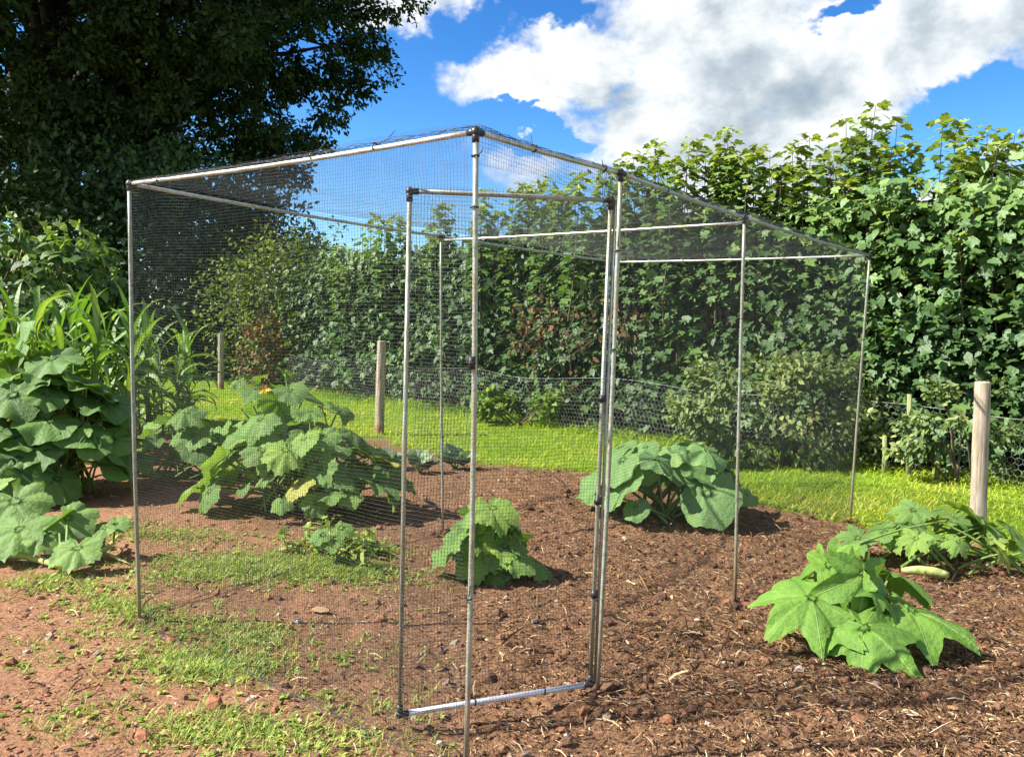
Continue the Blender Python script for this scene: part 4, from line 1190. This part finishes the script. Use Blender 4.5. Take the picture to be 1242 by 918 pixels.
mbc = MB(); n = 9000
x, y = ground_pts(n, 2.2, 8.5, 0.9)
keep = (bed(x, y) > 0.5) & (rng.random(n) < np.clip(0.5 + x * 0.5, 0.25, 1)); x, y = x[keep], y[keep]; n = len(x)
lumps(mbc, n, x, y, rng.gamma(2.0, 0.0048, n) + 0.003, np.clip(rng.normal(0.55, 0.25, n) + 0.3 * (x < -0.4), 0, 1))
o = mbc.build('soil_clods', M['clod'], smooth=False); tag(o, 'crumbly soil clods scattered over the dug bed', 'soil clods', kind='stuff')
mbs = MB(); n = 900
x, y = ground_pts(n, 2.2, 8.0, 0.9)
keep = bed(x, y) > 0.5; x, y = x[keep], y[keep]; n = len(x)
lumps(mbs, n, x, y, np.clip(rng.gamma(1.8, 0.0036, n) + 0.003, 0, 0.024), np.clip(rng.beta(2.0, 1.8, n), 0, 1), 0.2)
o = mbs.build('stones', M['stone'], smooth=False); tag(o, 'small pale stones and grit lying on the soil', 'stones', kind='stuff')
mbk = MB()
for k in feet:
    n = 40; a_k = rng.uniform(0, 6.28, n); r_k = 0.012 + np.abs(rng.normal(0, 0.035, n))
    lumps(mbk, n, feet[k][0] + r_k * np.cos(a_k), feet[k][1] + r_k * np.sin(a_k), rng.gamma(2.0, 0.006, n) + 0.004, np.clip(rng.normal(0.5, 0.2, n), 0, 1))
o = mbk.build('loose_earth', M['clod'], smooth=False); tag(o, 'loose crumbs of earth heaped round the feet of the cage poles', 'soil', kind='stuff')
# one flat flake of wood and a pale chip of bark seen near the net
for (px, py, L, w, lab) in [(378, 740, 0.085, 0.028, 'flat brown flake of bark inside the left net wall'), (1093, 861, 0.06, 0.013, 'pale wood chip on the mulch in the right foreground')]:
    c_ = gp(px, py); mbx = MB()
    V, F = small_leaf([(0.10, 0.0), (0.24, 0.2), (0.28, 0.6), (0.12, 1.0)], 0.12, 0.1)
    V = V * [w / 0.5 / L if False else 1, 1, 1]
    up = V + [0, 0, 0.03]; lo = V - [0, 0, 0.05]
    c_[2] = gh(c_[0], c_[1]) + 0.014
    d = unit(np.array([1.0, -0.35 if px > 600 else -0.1, 0.05]))
    scatter(mbx, up, F, c_[None], frames(d[None], np.array([[0, -0.3, 1.0]])), L, 0.72 if px < 600 else 1.0)
    scatter(mbx, lo, F[:, ::-1], c_[None], frames(d[None], np.array([[0, -0.3, 1.0]])), L, 0.6)
    o = mbx.build('bark_chip', M['mulch'], smooth=False); tag(o, lab, 'bark chip')

# weeds on the left of the bed
mbw = MB()
patches = [(330, 690, 0.36, 0.15, 2100), (420, 690, 0.15, 0.10, 500), (250, 700, 0.2, 0.08, 260), (445, 665, 0.14, 0.08, 260), (250, 810, 0.17, 0.10, 620), (205, 760, 0.2, 0.12, 280), (300, 770, 0.12, 0.1, 200), (130, 735, 0.14, 0.1, 170), (60, 715, 0.24, 0.09, 260),
           (270, 890, 0.14, 0.09, 260), (100, 880, 0.17, 0.09, 90), (30, 800, 0.25, 0.15, 110), (160, 650, 0.22, 0.16, 260), (235, 655, 0.2, 0.1, 160), (380, 900, 0.2, 0.08, 160), (170, 745, 0.06, 0.05, 110), (65, 705, 0.06, 0.04, 60), (440, 850, 0.2, 0.1, 70), (400, 790, 0.25, 0.15, 80)]
for (px, py, sx_, sy_, n) in patches:
    c_ = gp(px, py)
    n = int(n * 1.0)
    x = c_[0] + rng.normal(0, sx_, n) * 1.0; y = c_[1] + rng.normal(0, sy_, n)
    # leafy rosettes
    kk = n // 4
    for x0, y0 in zip(x[:kk], y[:kk]):
        m_ = 6; a = rng.uniform(0, 6.28, m_)
        d = np.stack([np.cos(a), np.sin(a), rng.uniform(-0.1, 0.9, m_)], 1)
        scatter(mbw, OVAL[0], OVAL[1], np.tile([x0, y0, float(gh(x0, y0)) + 0.004], (m_, 1)), frames(d, np.array([0, 0, 1.0]) + 0.3 * rng.normal(size=(m_, 3))), rng.uniform(0.010, 0.030, m_), np.clip(rng.normal(0.55, 0.2) + rng.normal(0, 0.1, m_), 0, 1))
    # grass tufts
    xs = np.repeat(x[kk:], 6) + rng.normal(0, 0.016, (n - kk) * 6); ys = np.repeat(y[kk:], 6) + rng.normal(0, 0.016, (n - kk) * 6)
    k = len(xs); a = rng.uniform(0, 6.28, k)
    d = np.stack([np.cos(a) * 0.7, np.sin(a) * 0.7, rng.uniform(0.3, 1.3, k)], 1)
    bl = (np.array([[-0.045, 0, 0], [0.045, 0, 0], [-0.04, 0.5, -0.02], [0.04, 0.5, -0.02], [0, 1, -0.2]]), None)
    nn = np.stack([-np.cos(a), -np.sin(a), 0.8 + 0 * a], 1)
    V = np.array([[-0.045, 0, 0], [0.045, 0, 0], [0.035, 0.55, -0.04], [-0.035, 0.55, -0.04], [0.006, 1, -0.22], [-0.006, 1, -0.22]]); F = np.array([[0, 1, 2, 3], [3, 2, 4, 5]])
    scatter(mbw, V, F, np.stack([xs, ys, gh(xs, ys)], 1), frames(d, nn), rng.uniform(0.018, 0.05, k), np.clip(rng.normal(0.6, 0.2, k), 0, 1))
# thin scatter of seedlings everywhere on the left
n = 900; x, y = ground_pts(n, 2.3, 6.0); keep = (x < -0.35) & (vnoise(x * 3, y * 3, 17) > 0.42); x, y = x[keep], y[keep]
for x0, y0 in zip(x, y):
    m_ = 5; a = rng.uniform(0, 6.28, m_)
    d = np.stack([np.cos(a), np.sin(a), rng.uniform(-0.1, 0.8, m_)], 1)
    scatter(mbw, OVAL[0], OVAL[1], np.tile([x0, y0, float(gh(x0, y0)) + 0.003], (m_, 1)), frames(d, np.array([0, 0, 1.0]) + 0.3 * rng.normal(size=(m_, 3))), rng.uniform(0.008, 0.024, m_), np.clip(rng.normal(0.6, 0.2, m_), 0, 1))
o = mbw.build('weeds', M['weed']); tag(o, 'patches of small weeds and grass on the red soil at the left', 'weeds', kind='stuff')

# lawn blades
mbl = MB()
V = np.array([[-0.055, 0, 0], [0.055, 0, 0], [0.045, 0.55, -0.06], [-0.045, 0.55, -0.06], [0.008, 1, -0.3], [-0.008, 1, -0.3]]); F = np.array([[0, 1, 2, 3], [3, 2, 4, 5]])
n = 300000
y = rng.uniform(4.2, 17.5, n) ** 1.0; x = rng.uniform(-0.85, 1.1, n) * y
w = np.clip((13 / (y + 3)) ** 1.2, 0, 1.6) / 1.6
keep = (bed(x, y) < 0.65) & (x + y < 13.4 + 0.5 * (x < -2) * 3) & (rng.random(n) < w)
x, y = x[keep], y[keep]; n = len(x)
a = rng.uniform(0, 6.28, n)
d = np.stack([np.cos(a) * 0.8, np.sin(a) * 0.8, rng.uniform(0.3, 1.2, n)], 1)
nn = np.stack([-np.cos(a), -np.sin(a), 0.9 + 0 * a], 1)
dry = vnoise(x * 1.2, y * 1.2, 55)
tall = np.clip((x + y - 11.5), 0, 1) + 0.35 * (np.abs(bed(x, y) - 0.3) < 0.29)
scatter(mbl, V, F, np.stack([x, y, gh(x, y)], 1), frames(d, nn), (0.035 + 0.03 * rng.random(n)) * (1 + 1.6 * tall) * (0.75 + y / 18), np.clip(rng.normal(0.5, 0.14, n) + 0.75 * (dry - 0.5) - 0.3 * np.clip(x + y - 11.3, 0, 1), 0, 1))
o = mbl.build('lawn_grass', M['grass']); tag(o, 'bright green mown grass strip between the bed and the hedge', 'grass', kind='stuff')

# ------------------------------------------------------------------ light, sky, camera
SUN_AZ = math.atan2(-0.99, -0.139)      # horizontal direction towards the sun (x, y) = (-0.99, -0.139)
SUN_EL = R(41.7)
sd = bpy.data.lights.new('sun', 'SUN'); sd.energy = 5.0; sd.angle = R(0.53); sd.color = (1.0, 0.95, 0.86)
so = bpy.data.objects.new('sun', sd); COL.objects.link(so)
from mathutils import Vector
to_sun = Vector((-0.99 * math.cos(SUN_EL), -0.139 * math.cos(SUN_EL), math.sin(SUN_EL)))
so.rotation_euler = to_sun.to_track_quat('Z', 'Y').to_euler(); so.location = (-20, -3, 25)

w = bpy.data.worlds.new('World'); sc.world = w; w.use_nodes = True
t = NT.__new__(NT); t.t = w.node_tree; t.t.nodes.clear()
out = t.n('ShaderNodeOutputWorld'); bg = t.n('ShaderNodeBackground')
sky = t.n('ShaderNodeTexSky'); sky.sky_type = 'NISHITA'; sky.sun_disc = False; sky.sun_elevation = SUN_EL
sky.sun_rotation = math.atan2(-0.99, -0.139); sky.altitude = 300; sky.air_density = 1.0; sky.dust_density = 0.3; sky.ozone_density = 3.0
g = t.n('ShaderNodeGamma'); g.inputs[1].default_value = 1.45; t.l(sky.outputs[0], g.inputs[0])
hs = t.n('ShaderNodeHueSaturation'); hs.inputs['Saturation'].default_value = 1.15; hs.inputs['Value'].default_value = 0.40; t.l(g.outputs[0], hs.inputs['Color'])
tc = t.n('ShaderNodeTexCoord').outputs['Generated']
sx = t.n('ShaderNodeSeparateXYZ'); t.l(tc, sx.inputs[0])
AZ = t.math('ARCTAN2', sx.outputs[0], sx.outputs[1]); EL = t.math('ARCSINE', sx.outputs[2])
cb = t.n('ShaderNodeCombineXYZ'); t.l(AZ, cb.inputs[0]); t.l(t.math('MULTIPLY', EL, 1.35), cb.inputs[1])
uv = cb.outputs[0]


def warp(base, seed, amps):
    for k, (sc_, am) in enumerate(amps):
        mp = t.n('ShaderNodeVectorMath', operation='ADD'); t.l(uv, mp.inputs[0]); mp.inputs[1].default_value = (seed + 3.7 * k, seed * 1.9, seed)
        base = t.math('ADD', base, t.math('MULTIPLY', t.math('SUBTRACT', t.noise(mp.outputs[0], sc_, 5, 0.6), 0.5), am))
    return base


WA = warp(AZ, 3.3, [(4.0, 0.20), (14.0, 0.10)]); WE = warp(EL, 8.1, [(4.0, 0.16), (14.0, 0.09)])


def azel(px, py):
    d = ray(px, py); d = d / np.linalg.norm(d)
    return math.atan2(d[0], d[1]), math.asin(d[2])


def blobs(lst):
    acc = None
    for (px, py, rx, ry) in lst:
        u, v = azel(px, py)
        a = t.math('DIVIDE', t.math('SUBTRACT', WA, u), rx / CF); b2 = t.math('DIVIDE', t.math('SUBTRACT', WE, v), ry / CF)
        e = t.math('SUBTRACT', 1.0, t.math('SQRT', t.math('ADD', t.math('MULTIPLY', a, a), t.math('MULTIPLY', b2, b2))))
        acc = e if acc is None else t.math('MAXIMUM', acc, e)
    return acc


def cloud_noise(vec): return t.noise(vec, 7.0, 9, 0.58, 0.15)


mask = blobs([(970, 60, 320, 175), (810, 150, 170, 65), (625, 110, 90, 42), (735, 70, 110, 62), (905, 185, 330, 70), (1180, 20, 170, 90), (520, 2, 95, 34), (1000, 250, 300, 60)])
# other clouds, all out of view, cover increased to brighten the ambient light
rest = t.math('SUBTRACT', t.noise(uv, 1.6, 2), 0.47)
rest = t.math('MULTIPLY', rest, 4.0)
side = t.smooth(t.math('ABSOLUTE', AZ), 0.75, 1.0)
high = t.smooth(EL, 0.48, 0.65)
mask = t.math('MAXIMUM', mask, t.math('SUBTRACT', t.math('ADD', rest, t.math('MAXIMUM', side, high)), 1.0))
hole = blobs([(665, 8, 75, 38), (650, 152, 62, 18), (1000, -2, 40, 14), (1190, 130, 110, 40), (1130, 190, 60, 60)])
nz = cloud_noise(uv)
nzf = t.noise(uv, 26, 6, 0.6)
edge = t.math('ADD', t.math('MULTIPLY', t.math('SUBTRACT', nz, 0.5), 2.3), t.math('MULTIPLY', t.math('SUBTRACT', nzf, 0.5), 0.55))
dens = t.math('ADD', t.math('MULTIPLY', mask, 1.25), edge)
dens = t.math('SUBTRACT', dens, t.math('MULTIPLY', t.math('MAXIMUM', hole, 0.0), 1.9))
alpha = t.smooth(dens, -0.05, 0.62)
# light comes from the left and above: compare density with a sample towards the sun
off = t.n('ShaderNodeVectorMath', operation='ADD'); t.l(uv, off.inputs[0]); off.inputs[1].default_value = (-0.035, 0.035, 0)
nz2 = cloud_noise(off.outputs[0])
lit = t.math('SUBTRACT', nz, nz2)
grey = t.math('MAXIMUM', blobs([(960, 105, 190, 75), (980, 190, 260, 80), (1140, 25, 190, 95), (830, 25, 110, 60), (760, 130, 120, 40), (900, 150, 120, 60)]), 0.0)
bright = t.math('ADD', 0.93, t.math('MULTIPLY', lit, 1.7))
bright = t.math('SUBTRACT', bright, t.math('MULTIPLY', t.smooth(grey, 0.0, 0.9), 0.27))
bright = t.math('ADD', bright, t.math('MULTIPLY', t.math('SUBTRACT', nzf, 0.5), 0.25))
bright = t.math('MINIMUM', t.math('MAXIMUM', bright, 0.36), 1.0)
ccol = t.ramp(bright, [(0.3, (0.30, 0.40, 0.50)), (0.6, (0.52, 0.60, 0.66)), (0.85, (0.82, 0.87, 0.90)), (1.0, (1.0, 1.0, 1.0))])
SKY = 0.10
cs = t.n('ShaderNodeVectorMath', operation='SCALE'); t.l(ccol, cs.inputs[0]); cs.inputs['Scale'].default_value = 0.40 / SKY
skymix = t.mix(alpha, hs.outputs[0], cs.outputs[0])
t.l(skymix, bg.inputs[0]); bg.inputs[1].default_value = SKY
t.l(bg.outputs[0], out.inputs[0])

cam = bpy.data.cameras.new('camera'); co = bpy.data.objects.new('camera', cam); COL.objects.link(co)
cam.sensor_fit = 'HORIZONTAL'; cam.sensor_width = 36.0; cam.lens = 36.0 * CF / W; cam.clip_end = 4000; cam.clip_start = 0.05
from mathutils import Matrix
co.matrix_world = Matrix.Translation((0, 0, CH)) @ Matrix.Rotation(math.pi / 2 - CP, 4, 'X') @ Matrix.Rotation(CR, 4, 'Z')
sc.camera = co

sc.render.engine = 'CYCLES'
sc.view_settings.view_transform = 'Standard'; sc.view_settings.look = 'None'; sc.view_settings.gamma = 1.0; sc.view_settings.exposure = 1.5
sc.cycles.max_bounces = 8; sc.cycles.transparent_max_bounces = 8
